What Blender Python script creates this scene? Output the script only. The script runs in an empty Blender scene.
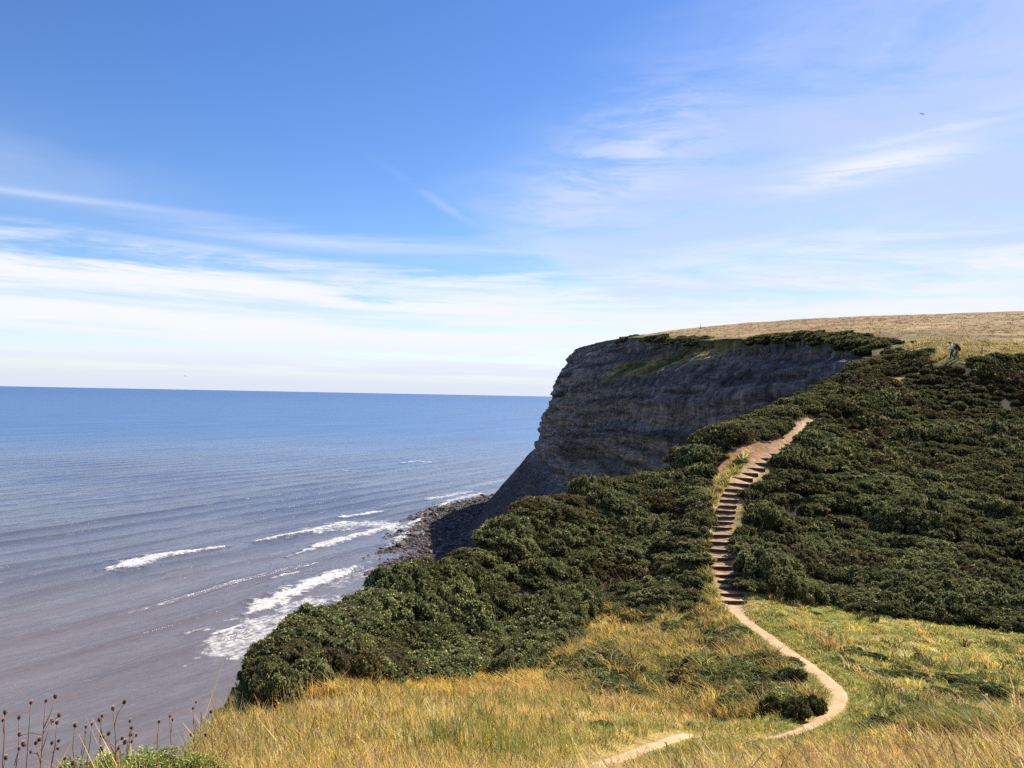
import bpy, math, random
import numpy as np
from mathutils import Matrix, Vector

random.seed(7)
RS = np.random.RandomState(11)
S = bpy.context.scene
COL = S.collection
R = math.radians

# ------------------------------------------------------------------ units
HC = 57.0                      # eye height above the sea (m)
FPX, W, H = 780.0, 1024, 768   # focal length in pixels
ROLL = math.atan(10.5/550.0)
PITCH = math.atan(11.3/FPX)
SUN_AZ, SUN_EL = R(53.0), R(44.5)    # azimuth clockwise from +Y


def ray(u, v):
    """direction (X, Z) per metre of Y for a pixel, used to survey the photo"""
    du, dv = u-512.0, v-384.0
    a = du*math.cos(ROLL)+dv*math.sin(ROLL)
    b = -du*math.sin(ROLL)+dv*math.cos(ROLL)
    y = math.cos(PITCH)*FPX + math.sin(PITCH)*b
    z = math.sin(PITCH)*FPX - math.cos(PITCH)*b
    return a/y, z/y


def at(u, v, Y, h=0.0):
    a, c = ray(u, v)
    return (a*Y, Y, HC+c*Y-h)


def at_sea(u, v, z=0.0):
    a, c = ray(u, v)
    Y = (z-HC)/c
    return (a*Y, Y)


# ------------------------------------------------------------------ noise
def _h(ix, iy, iz, s):
    n = (ix.astype(np.int64)*73856093) ^ (iy.astype(np.int64)*19349663) ^ (iz.astype(np.int64)*83492791) ^ (s*2654435761)
    n = (n ^ (n >> 13))*1274126177 & 0x7fffffff
    n = n ^ (n >> 16)
    return (n & 0xffff)/65535.0


def vnoise(x, y, z=None, seed=0):
    x = np.asarray(x, float); y = np.asarray(y, float)
    z = np.zeros_like(x) if z is None else np.asarray(z, float)
    x0, y0, z0 = np.floor(x), np.floor(y), np.floor(z)
    fx, fy, fz = x-x0, y-y0, z-z0
    fx, fy, fz = [f*f*f*(f*(f*6-15)+10) for f in (fx, fy, fz)]
    r = 0
    for dx in (0, 1):
        for dy in (0, 1):
            for dz in (0, 1):
                w = (fx if dx else 1-fx)*(fy if dy else 1-fy)*(fz if dz else 1-fz)
                r = r+w*_h(x0+dx, y0+dy, z0+dz, seed)
    return r*2-1


def fbm(x, y, z=None, oct=4, seed=0, gain=.5):
    r, a, f, t = 0, 1.0, 1.0, 0
    for o in range(oct):
        r = r+a*vnoise(x*f+o*17.3, y*f-o*9.1, None if z is None else z*f, seed+o)
        t += a; a *= gain; f *= 2.03
    return r/t


def sstep(a, b, x):
    t = np.clip((np.asarray(x, float)-a)/(b-a), 0, 1)
    return t*t*(3-2*t)


# ------------------------------------------------------------------ meshes
def mesh_np(name, verts, faces, mat=None, attrs=None, smooth=True, parent=None, cols=None):
    """faces: int array (n,3) or (n,4)"""
    v = np.ascontiguousarray(verts, np.float32); f = np.ascontiguousarray(faces, np.int32)
    me = bpy.data.meshes.new(name)
    me.vertices.add(len(v)); me.vertices.foreach_set('co', v.ravel())
    k = f.shape[1]
    me.loops.add(f.size); me.loops.foreach_set('vertex_index', f.ravel())
    me.polygons.add(len(f))
    me.polygons.foreach_set('loop_start', np.arange(0, f.size, k, dtype=np.int32))
    me.polygons.foreach_set('loop_total', np.full(len(f), k, np.int32))
    me.update(calc_edges=True)
    me.polygons.foreach_set('use_smooth', np.full(len(f), smooth, bool))
    for an, av in (attrs or {}).items():
        at_ = me.attributes.new(an, 'FLOAT', 'POINT'); at_.data.foreach_set('value', np.ascontiguousarray(av, np.float32))
    for an, av in (cols or {}).items():
        c = np.ones((len(v), 4), np.float32); c[:, :3] = av
        at_ = me.attributes.new(an, 'FLOAT_COLOR', 'POINT'); at_.data.foreach_set('color', c.ravel())
    if mat: me.materials.append(mat)
    o = bpy.data.objects.new(name, me); COL.objects.link(o)
    if parent: o.parent = parent
    return o


def grid_faces(n, m):
    i = np.arange(n-1)[:, None]*m+np.arange(m-1)[None, :]
    return np.stack([i, i+1, i+m+1, i+m], -1).reshape(-1, 4)


def tag(o, label=None, cat=None, group=None, kind=None):
    for k, x in (('label', label), ('category', cat), ('group', group), ('kind', kind)):
        if x: o[k] = x
    return o


def empty(name, loc, rz=0.0):
    o = bpy.data.objects.new(name, None); COL.objects.link(o)
    o.location = loc; o.rotation_euler = (0, 0, rz); o.empty_display_size = .2
    return o


class MB:
    """small mesh collector for tubes, boxes and blobs"""
    def __init__(s): s.v, s.f, s.c = [], [], []
    def add(s, v, f, c=(1, 1, 1)):
        b = sum(len(x) for x in s.v)
        s.v.append(np.asarray(v, float)); s.c.append(np.tile(np.asarray(c, float), (len(v), 1)))
        for q in f: s.f.append([i+b for i in q])
    def tube(s, pts, rad, n=6, c=(1, 1, 1)):
        pts = [Vector(p) for p in pts]; v, f = [], []
        for i, p in enumerate(pts):
            d = (pts[min(i+1, len(pts)-1)]-pts[max(i-1, 0)]).normalized()
            a = d.orthogonal().normalized(); b = d.cross(a)
            for k in range(n):
                t = 2*math.pi*k/n
                v.append(p+(a*math.cos(t)+b*math.sin(t))*rad[i])
        for i in range(len(pts)-1):
            for k in range(n):
                f.append((i*n+k, i*n+(k+1) % n, (i+1)*n+(k+1) % n, (i+1)*n+k))
        f.append(tuple(range(n))[::-1]); f.append(tuple(range((len(pts)-1)*n, len(pts)*n)))
        s.add(v, f, c)
    def blob(s, p, r, n=8, m=6, c=(1, 1, 1), jit=0.0, rot=None):
        v, f = [], []
        for j in range(m+1):
            ph = math.pi*j/m
            for k in range(n):
                t = 2*math.pi*k/n
                q = Vector((math.sin(ph)*math.cos(t)*r[0], math.sin(ph)*math.sin(t)*r[1], math.cos(ph)*r[2]))
                if jit: q *= 1+random.uniform(-jit, jit)
                if rot: q = rot @ q
                v.append(Vector(p)+q)
        for j in range(m):
            for k in range(n):
                f.append((j*n+k, (j+1)*n+k, (j+1)*n+(k+1) % n, j*n+(k+1) % n))
        s.add(v, f, c)
    def box(s, p, size, rot=None, c=(1, 1, 1), jit=0.0, seg=1):
        v, f = [], []
        for i in range(seg+1):
            x = size[0]*(i/seg-.5)
            for y, z in ((-1, -1), (1, -1), (1, 1), (-1, 1)):
                q = Vector((x, y*size[1]/2, z*size[2]/2))
                q += Vector((0, random.uniform(-jit, jit), random.uniform(-jit, jit)))
                v.append(Vector(p)+((rot @ q) if rot else q))
        for i in range(seg):
            for k in range(4):
                f.append((i*4+k, i*4+(k+1) % 4, (i+1)*4+(k+1) % 4, (i+1)*4+k))
        f.append((0, 3, 2, 1)) if False else f.append((3, 2, 1, 0)); f.append(tuple(seg*4+k for k in range(4)))
        s.add(v, f, c)
    def build(s, name, mat, parent=None, smooth=True):
        v = np.concatenate(s.v); c = np.concatenate(s.c)
        me = bpy.data.meshes.new(name); me.from_pydata([tuple(x) for x in v], [], s.f); me.update()
        me.polygons.foreach_set('use_smooth', np.full(len(s.f), smooth, bool))
        cc = np.ones((len(v), 4), np.float32); cc[:, :3] = c
        a = me.attributes.new('tint', 'FLOAT_COLOR', 'POINT'); a.data.foreach_set('color', cc.ravel())
        if mat: me.materials.append(mat)
        o = bpy.data.objects.new(name, me); COL.objects.link(o)
        if parent: o.parent = parent
        return o


# ------------------------------------------------------------------ node helpers
class NT:
    def __init__(s, tree): s.t = tree; tree.nodes.clear()
    def n(s, typ, **kw):
        nd = s.t.nodes.new(typ)
        for k, x in kw.items():
            if hasattr(nd, k): setattr(nd, k, x)
            else: nd.inputs[k.replace('_', ' ')].default_value = x
        return nd
    def l(s, a, b): s.t.links.new(a, b)
    def set(s, sock, val):
        if hasattr(val, 'is_linked') or hasattr(val, 'links'): s.l(val, sock)
        else: sock.default_value = val
    def math(s, op, a, b=0.0, c=None, clamp=False):
        nd = s.t.nodes.new('ShaderNodeMath'); nd.operation = op; nd.use_clamp = clamp
        s.set(nd.inputs[0], a); s.set(nd.inputs[1], b)
        if c is not None: s.set(nd.inputs[2], c)
        return nd.outputs[0]
    def mix(s, f, a, b, blend='MIX'):
        nd = s.t.nodes.new('ShaderNodeMix'); nd.data_type = 'RGBA'; nd.blend_type = blend; nd.clamp_factor = True
        s.set(nd.inputs[0], f)
        for i, x in ((6, a), (7, b)):
            if isinstance(x, tuple): x = tuple(x)+(1,)*(4-len(x))
            s.set(nd.inputs[i], x)
        return nd.outputs[2]
    def noise(s, vec, scale=1.0, detail=4.0, rough=.5, dist=0.0, col=False):
        nd = s.t.nodes.new('ShaderNodeTexNoise')
        if vec is not None: s.l(vec, nd.inputs['Vector'])
        nd.inputs['Scale'].default_value = scale; nd.inputs['Detail'].default_value = detail
        nd.inputs['Roughness'].default_value = rough; nd.inputs['Distortion'].default_value = dist
        return nd.outputs[1 if col else 0]
    def ramp(s, f, a, b, lo=0.0, hi=1.0, smooth=True):
        nd = s.t.nodes.new('ShaderNodeMapRange'); nd.clamp = True
        nd.interpolation_type = 'SMOOTHSTEP' if smooth else 'LINEAR'
        s.set(nd.inputs[0], f)
        for i, x in ((1, a), (2, b), (3, lo), (4, hi)): s.set(nd.inputs[i], x)
        return nd.outputs[0]
    def mapv(s, vec, scale=(1, 1, 1), rot=(0, 0, 0), loc=(0, 0, 0)):
        nd = s.t.nodes.new('ShaderNodeMapping'); s.l(vec, nd.inputs[0])
        nd.inputs['Scale'].default_value = scale; nd.inputs['Rotation'].default_value = rot; nd.inputs['Location'].default_value = loc
        return nd.outputs[0]
    def attr(s, name, fac=False):
        nd = s.t.nodes.new('ShaderNodeAttribute'); nd.attribute_name = name
        return nd.outputs[2 if fac else 0]
    def bump(s, hgt, strength=.5, dist=.1, normal=None):
        nd = s.t.nodes.new('ShaderNodeBump'); s.l(hgt, nd.inputs['Height'])
        nd.inputs['Strength'].default_value = strength; nd.inputs['Distance'].default_value = dist
        if normal is not None: s.l(normal, nd.inputs['Normal'])
        return nd.outputs[0]


def material(name):
    m = bpy.data.materials.new(name); m.use_nodes = True
    t = NT(m.node_tree)
    out = t.n('ShaderNodeOutputMaterial')
    return m, t, out


def principled(t, out, color, rough=.8, normal=None, spec=.3):
    p = t.n('ShaderNodeBsdfPrincipled'); t.l(p.outputs[0], out.inputs[0])
    if isinstance(color, tuple): color = tuple(color)+(1,)*(4-len(color))
    t.set(p.inputs['Base Color'], color); t.set(p.inputs['Roughness'], rough)
    p.inputs['Specular IOR Level'].default_value = spec
    if normal is not None: t.l(normal, p.inputs['Normal'])
    return p


def simple_mat(name, col, rough=.8, var=.25, scale=8.0, tint=False, bump=0.0, spec=.3):
    m, t, out = material(name)
    pos = t.n('ShaderNodeTexCoord').outputs['Object']
    n = t.noise(pos, scale, 5, .6)
    f = t.ramp(n, .25, .75, 1-var, 1+var, smooth=False)
    base = t.mix(1.0, t.attr('tint') if tint else tuple(col), f, 'MULTIPLY')
    principled(t, out, base, rough, t.bump(n, bump, .03) if bump else None, spec)
    return m


def leaf_mat(name, attr='tint', trans=.35, rough=.6, objvar=0.0, gloss=.3):
    """two sided leaf or blade: diffuse + translucent + a little gloss"""
    m, t, out = material(name)
    c = t.attr(attr)
    if objvar:
        rnd = t.n('ShaderNodeObjectInfo').outputs['Random']
        hs = t.n('ShaderNodeHueSaturation'); t.l(c, hs.inputs['Color'])
        t.l(t.ramp(rnd, 0, 1, 1-objvar, 1+objvar, False), hs.inputs['Value'])
        t.l(t.ramp(t.math('FRACT', t.math('MULTIPLY', rnd, 7.31)), 0, 1, .485, .51, False), hs.inputs['Hue'])
        c = hs.outputs[0]
    d = t.n('ShaderNodeBsdfDiffuse'); t.l(c, d.inputs[0])
    tr = t.n('ShaderNodeBsdfTranslucent'); t.l(c, tr.inputs[0])
    mx = t.n('ShaderNodeMixShader'); mx.inputs[0].default_value = trans
    t.l(d.outputs[0], mx.inputs[1]); t.l(tr.outputs[0], mx.inputs[2])
    if not gloss:
        t.l(mx.outputs[0], out.inputs[0]); return m
    g = t.n('ShaderNodeBsdfGlossy'); g.inputs['Roughness'].default_value = rough; g.inputs[0].default_value = (.9, .95, 1, 1)
    fr = t.n('ShaderNodeFresnel'); fr.inputs[0].default_value = 1.35
    m2 = t.n('ShaderNodeMixShader'); t.l(t.math('MULTIPLY', fr.outputs[0], gloss), m2.inputs[0])
    t.l(mx.outputs[0], m2.inputs[1]); t.l(g.outputs[0], m2.inputs[2]); t.l(m2.outputs[0], out.inputs[0])
    return m

# ------------------------------------------------------------------ terrain survey
# (u, v, distance, height of the plants standing on it)
CP = [
 (512,768,2.6,.45),(250,768,2.8,.5),(800,768,2.8,.5),(1000,768,3.0,.5),(100,768,3.0,.35),(-60,768,3.0,.4),
 (250,725,8,.5),(420,725,8,.5),(600,757,9,.1),(690,745,8,.4),(900,748,7,.5),(1024,735,7.5,.5),
 (640,742,11.5,.05),(690,727,14,.05),(330,690,15,.6),(450,692,15,.5),(560,705,15,.4),(800,738,13,.5),(950,725,14,.5),(1040,715,14,.5),
 (830,708,21,0),(838,690,22.5,0),(800,660,27,0),(765,633,33,0),(735,605,40,0),
 (560,690,20,.4),(700,690,24,.4),(650,645,31,.4),(580,640,31,.6),(720,645,31,.3),
 (920,690,24,.2),(1020,690,24,.3),(900,650,31,.3),(1020,650,31,.4),(860,625,36,.4),(1020,630,36,.5),
 (722,580,43,0),(716,540,47.5,0),(722,505,52,0),(735,478,56,0),(762,458,61,0),(788,440,66,0),(805,425,70,0),(835,403,78,0),
 (330,675,20,.8),(270,655,19.5,1.6),(330,604,25.5,1.6),(385,582,31.5,1.5),(470,550,40,1.4),(560,494,50,1.4),(640,467,58,1.4),(700,441,65,1.4),
 (760,407,76,1.4),(800,388,86,1.4),(850,367,98,1.4),(900,351,111,1.3),
 (400,640,28,1.4),(500,600,37,1.4),(600,560,45,1.4),(660,520,51,1.4),(690,470,60,1.4),(450,682,22,.7),
 (800,560,46,1.4),(900,560,46,1.4),(1020,560,46,1.4),(800,500,55,1.4),(900,490,57,1.4),(1020,490,57,1.4),
 (860,430,73,1.4),(950,430,73,1.4),(1030,430,73,1.4),(900,385,89,1.3),(960,378,91,1.3),(1030,378,91,1.3),
 (958,358,97,0),(1030,356,99,.4),(990,347,118,0),(1030,343,122,0),(930,343,125,0),(1030,328,180,0),(940,330,175,0),
 (900,317.5,330,0),(1024,314,330,0),(1150,312,330,0),(800,321,335,0),(740,325,340,0),(660,333,345,0),
 (800,336,157,0),(700,341,210,0),(640,338,262,0),(600,342,325,0),(577,348,372,0),
]
WP = [(0,0,HC-1.65),(-2,-1,HC-1.7),(2.5,0,HC-1.6),(0,-4,HC-1.4),(6,-2,HC-1.2),(14,4,HC-2.8),(25,12,HC-5.2),(40,25,HC-8),(60,40,HC-8),(75,60,HC-2.5),(120,90,HC+4),
      (150,160,HC+16),(250,330,HC+40),(200,700,HC+34),(450,700,HC+40),(60,600,HC+26),(-2.2,3.4,HC-2.0),(-4.5,12,HC-5.6)]


def _q(x, y):
    x = np.asarray(x, float); y = np.asarray(y, float)+8.0
    return np.arctan2(x, y)*1.6, .5*np.log(x*x+y*y)


def _tps(r2): return .5*r2*np.log(r2+1e-12)


class Ground:
    def __init__(s):
        P = np.array([at(*c) for c in CP]+WP)
        s.qx, s.qy = _q(P[:, 0], P[:, 1]); n = len(P)
        K = _tps((s.qx[:, None]-s.qx)**2+(s.qy[:, None]-s.qy)**2)+np.eye(n)*2e-4
        A = np.zeros((n+3, n+3)); A[:n, :n] = K; A[:n, n] = A[n, :n] = 1; A[:n, n+1] = A[n+1, :n] = s.qx; A[:n, n+2] = A[n+2, :n] = s.qy
        s.rr = np.hypot(P[:, 0], P[:, 1]+8)
        s.w = np.linalg.solve(A, np.r_[P[:, 2]-HC, 0, 0, 0])
        s.n = n
    def __call__(s, x, y):
        x = np.asarray(x, float); sh = x.shape; qx, qy = _q(x.ravel(), np.asarray(y, float).ravel())
        out = np.empty(len(qx))
        for i in range(0, len(qx), 40000):
            a, b = qx[i:i+40000], qy[i:i+40000]
            k = _tps((a[:, None]-s.qx)**2+(b[:, None]-s.qy)**2)
            out[i:i+40000] = k@s.w[:s.n]+s.w[s.n]+s.w[s.n+1]*a+s.w[s.n+2]*b
        return (out+HC).reshape(sh)


G0 = Ground()
EDGE = np.array([(-30,-40),(-9,-8),(-4.2,0),(-2.5,3.2),(-2.7,5),(-3.7,9),(-5.1,13),(-6.6,17),(-7.4,21),(-7.2,25),(-6.2,31),(-3.4,40),(1.9,50.5),(8.3,58.6),(14.6,65.8),
                 (23,77),(30.8,87),(41.5,99),(53,113),(59,127),(59.5,150),(55,190),(49,235),(42,290),(35,345),(31,375),(33,400),(48,440),(90,500),(200,600),(400,720),(900,900)], float)
LAND = np.vstack([EDGE, [(900,-40)]])


def inside(poly, x, y):
    x = np.asarray(x, float); y = np.asarray(y, float); r = np.zeros(x.shape, bool)
    n = len(poly)
    for i in range(n):
        x0, y0 = poly[i]; x1, y1 = poly[(i+1) % n]
        c = ((y0 > y) != (y1 > y))
        if y1 != y0: r ^= c & (x < (x1-x0)*(y-y0)/(y1-y0)+x0)
    return r


def pdist(pl, x, y, closed=False):
    x = np.asarray(x, float); y = np.asarray(y, float); d = np.full(x.shape, 1e9)
    m = len(pl) if closed else len(pl)-1
    for i in range(m):
        x0, y0 = pl[i]; x1, y1 = pl[(i+1) % len(pl)]
        dx, dy = x1-x0, y1-y0
        t = np.clip(((x-x0)*dx+(y-y0)*dy)/(dx*dx+dy*dy+1e-9), 0, 1)
        d = np.minimum(d, np.hypot(x-x0-t*dx, y-y0-t*dy))
    return d


def coast(x, y):
    """metres inland of the cliff edge (negative: out over the sea)"""
    d = pdist(EDGE, x, y)
    return np.where(inside(LAND, x, y), d, -d)


PATH_PX = [(560,775,8.2),(595,757,9.6),(640,742,11.6),(690,727,14),(745,722,16.5),(800,722,19),(830,712,20.7),(840,695,22.1),(828,677,24.2),(800,655,27.6),(765,630,33.2),(740,609,39.0)]
PATH_UP = [(800,430,69),(812,417,73),(828,407,77),(845,399,80)]
STEP_PX = [(734,599.5,23),(732,592.5,20),(730.5,586,20),(729,579.5,20),(727,573.5,22),(725,565.5,22),(721.5,557,23),(719.5,548.5,24),(720,541,22),(720.5,533.5,21),(720.5,526,20.5),(722,520.5,20),(724,515.5,19),(726,510,17),
           (727.5,504.5,16),(729,498.8,15),(731,493.4,15),(734,488,15),(738,482.6,15),(743,477,14),(749,472,13),(756,467,13),(761,462,14),(767,457.5,14),(775,453,13),(784,448.4,12),(790,444,12)]


def smooth_line(pl, n):
    """Catmull-Rom through the points, n samples at even length"""
    P = np.vstack([2*pl[0]-pl[1], pl, 2*pl[-1]-pl[-2]]); out = []
    for i in range(1, len(P)-2):
        for t in np.linspace(0, 1, 40, endpoint=False):
            a, b, c, d = P[i-1], P[i], P[i+1], P[i+2]
            out.append(.5*((2*b)+(-a+c)*t+(2*a-5*b+4*c-d)*t*t+(-a+3*b-3*c+d)*t**3))
    out.append(P[-2]); out = np.array(out)
    L = np.r_[0, np.cumsum(np.hypot(*np.diff(out[:, :2], axis=0).T))]
    s = np.linspace(0, L[-1], n)
    return np.stack([np.interp(s, L, out[:, k]) for k in range(out.shape[1])], 1)


def _hit0(u, v):
    a, c = ray(u, v); Y = np.geomspace(20, 120, 1500); d = HC+c*Y-G0(a*Y, Y); i = int(np.argmax(d < 0)); return (a*Y[i], Y[i])


STEPS = np.array([_hit0(u, v) for u, v, w in STEP_PX])
PATH = np.vstack([[at(*p)[:2] for p in PATH_PX], STEPS[::2], [at(*p)[:2] for p in PATH_UP]])
PATHS = smooth_line(PATH, 420)


def ground(x, y, detail=True):
    x = np.asarray(x, float); y = np.asarray(y, float)
    z = G0(x, y); c = coast(x, y); r = np.hypot(x, y)
    far = sstep(90, 130, y)
    # seaward side: a steep fall near by, straight down behind the far cliff face
    drop_near = np.maximum(0, -c)*1.7+.25*np.maximum(0, 1.5-c)**2*(c > -3)*.3
    drop = np.where(c < 0, drop_near*(1-far)+far*np.maximum(0, -c-.5)*14, 0)
    if detail:
        pd = pdist(PATHS[::6], x, y)
        k = sstep(.5, 2.0, pd)
        a = .16*fbm(x*.55, y*.55, oct=4, seed=3)+.35*fbm(x*.13, y*.13, oct=3, seed=8)*sstep(10, 40, r)
        z = z+a*k
        # a long ditch in the grass close to the viewer's right
        z = z-.10*(1-sstep(.25, .6, pd))-.14*(1-sstep(.5, 1.05, pd))*sstep(36, 40, y)*(1-sstep(64, 68, y))
    return np.maximum(z-drop, -6)


def hit(u, v, y0=1.5, y1=520, h=0.0):
    """where a sight line from the photograph meets the ground"""
    a, c = ray(u, v)
    Y = np.geomspace(y0, y1, 700)
    d = HC+c*Y-ground(a*Y, Y, False)-h
    i = np.argmax(d < 0) if (d < 0).any() else len(Y)-1
    if i > 0 and d[i] < 0:
        t = d[i-1]/(d[i-1]-d[i]); yy = Y[i-1]+t*(Y[i]-Y[i-1])
    else: yy = Y[i]
    return (a*yy, yy)


def region(px): return np.array([hit(*p) for p in px])

# ------------------------------------------------------------------ zones on the ground (plan polygons)
GORSE_W = np.vstack([region([(825,402),(808,417),(786,434),(762,442),(736,447),(714,462),(705,480),(703,510),(700,545),(696,575),(700,602),(690,612),(640,606),(598,607),(572,622),(562,650),(545,672),
                             (500,676),(450,680),(400,672),(345,682),(300,694),(258,707)]), EDGE[7:17]+np.array([.3, .3])])
GORSE_E = region([(842,398),(880,384),(925,372),(945,364),(985,362),(1030,358),(1140,355),(1230,420),(1230,560),(1180,615),(1024,628),(960,622),(900,618),(840,606),(790,600),(752,592),
                  (745,565),(738,530),(745,505),(760,480),(785,464),(806,446),(812,428)])
RIDGE_N = np.vstack([region([(835,398),(880,378),(930,366)]), [(60,113),(58,121)], EDGE[15:19][::-1]+np.array([.4, .2])])
GOLD = region([(-200,760),(100,765),(230,722),(258,709),(300,690),(345,676),(400,666),(450,670),(545,668),(600,690),(640,705),(700,714),(760,726),(860,732),(940,720),(1024,705),(1200,690)])
GOLD = np.vstack([GOLD, [(30,-6),(-12,-6)]])
DELL = region([(563,655),(575,622),(600,609),(650,608),(700,604),(722,612),(760,650),(800,685),(822,700),(800,716),(740,716),(640,703),(555,690)])
VERGE = region([(705,600),(702,560),(707,515),(710,485),(728,462),(752,448),(740,470),(722,490),(714,520),(708,550),(714,590),(728,615)])
BARE = region([(700,478),(712,458),(738,446),(764,442),(784,433),(812,413),(820,416),(800,436),(782,446),(758,456),(732,470),(714,488),(705,494)])
MEADOW = region([(722,604),(750,592),(800,597),(850,606),(900,612),(1024,620),(1200,620),(1200,690),(1024,705),(940,720),(860,732),(800,722),(812,700),(790,670),(740,625)])


def terrain_colour(x, y):
    r = np.hypot(x, y)
    n1 = fbm(x*.35, y*.35, oct=4, seed=21); n2 = fbm(x*1.6, y*1.6, oct=3, seed=31); n3 = fbm(x*.05, y*.16, oct=4, seed=41)
    C = np.empty(x.shape+(3,))
    def c(*a): return np.array(a)
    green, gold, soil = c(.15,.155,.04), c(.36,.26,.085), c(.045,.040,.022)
    C[:] = green+(gold-green)*sstep(-.35, .5, n1+.3*n2)[..., None]
    def lay(mask, col): C[:] = C*(1-mask[..., None])+col*mask[..., None]
    lay(np.where(inside(GOLD, x, y), 1., 0.), gold*(.8+.35*n2[..., None]*.6)+0*C)
    m = np.where(inside(DELL, x, y), 1., 0.); lay(m, c(.12,.10,.035)+(c(.26,.19,.06)-c(.12,.10,.035))*sstep(-.2, .5, n1+n2*.5)[..., None])
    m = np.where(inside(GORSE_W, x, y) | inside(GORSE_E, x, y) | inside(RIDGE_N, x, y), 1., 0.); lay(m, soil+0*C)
    m = np.where(inside(BARE, x, y), 1., 0.)*sstep(-.7, -.2, n2); lay(m, c(.27,.145,.075)*(1+.7*n2[..., None])+0*C)
    pd = pdist(PATHS[::3], x, y); m = (1-sstep(.45, .9, pd+.15*n2))*sstep(34, 38, y)*(1-sstep(72, 76, y)); lay(m, c(.36,.235,.14)+0*C)
    # stubble field on the headland
    ff = sstep(98, 118, y)*sstep(2, 9, coast(x, y))
    fld = c(.235,.155,.08)+(c(.30,.215,.11)-c(.235,.155,.08))*sstep(-.3, .4, n3)[..., None]
    fld = fld*(1+.35*fbm(x*.02, y*.09, oct=4, seed=57)[..., None])
    fld = fld+(c(.12,.11,.045)-fld)*(.8*sstep(.05, .55, fbm(x*.09+9, y*.05, oct=4, seed=51))*(1-sstep(150, 230, y)))[..., None]
    lay(ff, fld)
    rim = sstep(98, 115, y)*(1-sstep(3, 10, coast(x, y)+3*n1)); lay(rim*.8, c(.10,.095,.035)+0*C)
    sea = sstep(0, -2, coast(x, y)); lay(sea, c(.09,.075,.055)+0*C)
    return np.clip(C, .01, 1)


def build_terrain():
    th = np.radians(np.linspace(-88, 84, 600)); r = np.geomspace(4.6, 950, 640)
    T, RR = np.meshgrid(th, r, indexing='ij'); x = RR*np.sin(T); y = RR*np.cos(T)-8
    z = ground(x, y); c = coast(x, y)
    f = grid_faces(*x.shape)
    bad = ((y > 116) & (c < -.9)) | ((c < -48)) | (z < -5.9)
    f = f[~bad.ravel()[f].any(1)][:, ::-1]
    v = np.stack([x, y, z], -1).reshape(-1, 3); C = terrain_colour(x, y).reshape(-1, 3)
    used = np.unique(f); mp = np.full(len(v), -1); mp[used] = np.arange(len(used))
    m, t, out = material('turf and soil')
    pos = t.n('ShaderNodeNewGeometry').outputs['Position']
    a = t.noise(pos, 2.2, 6, .65); b = t.noise(pos, 13, 4, .6); d = t.noise(t.mapv(pos, (.25, .8, 1)), .35, 5, .6)
    k = t.math('MULTIPLY', t.ramp(a, .25, .75, .62, 1.38, False), t.ramp(b, .25, .75, .75, 1.25, False))
    k = t.math('MULTIPLY', k, t.ramp(d, .3, .7, .85, 1.15, False))
    principled(t, out, t.mix(1.0, t.attr('tint'), k, 'MULTIPLY'), .95, t.bump(t.math('ADD', a, t.math('MULTIPLY', b, .35)), .9, .22), .1)
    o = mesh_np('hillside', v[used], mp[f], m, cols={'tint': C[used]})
    return tag(o, 'rolling clifftop ground rising from the grassy dip to the brown headland field', kind='structure')


# ------------------------------------------------------------------ the sea cliff
CL_E = np.array([(41.5,99),(53,113),(59,127),(59.5,150),(55,190),(49,235),(42,290),(35,345),(31,375),(33,400),(48,440),(90,500),(200,600)], float)
CL_B = np.array([(20,88),(26,108),(20,140),(12,168),(4,212),(-8,258),(-17,300),(-14,345),(-12,382),(-8,420),(6,475),(62,550),(180,650)], float)
PT = np.array([0,.05,.123,.21,.29,.49,.64,.70,.89,1.0]); PH = np.array([0,.035,.12,.19,.235,.36,.45,.57,.86,1.0])


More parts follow.
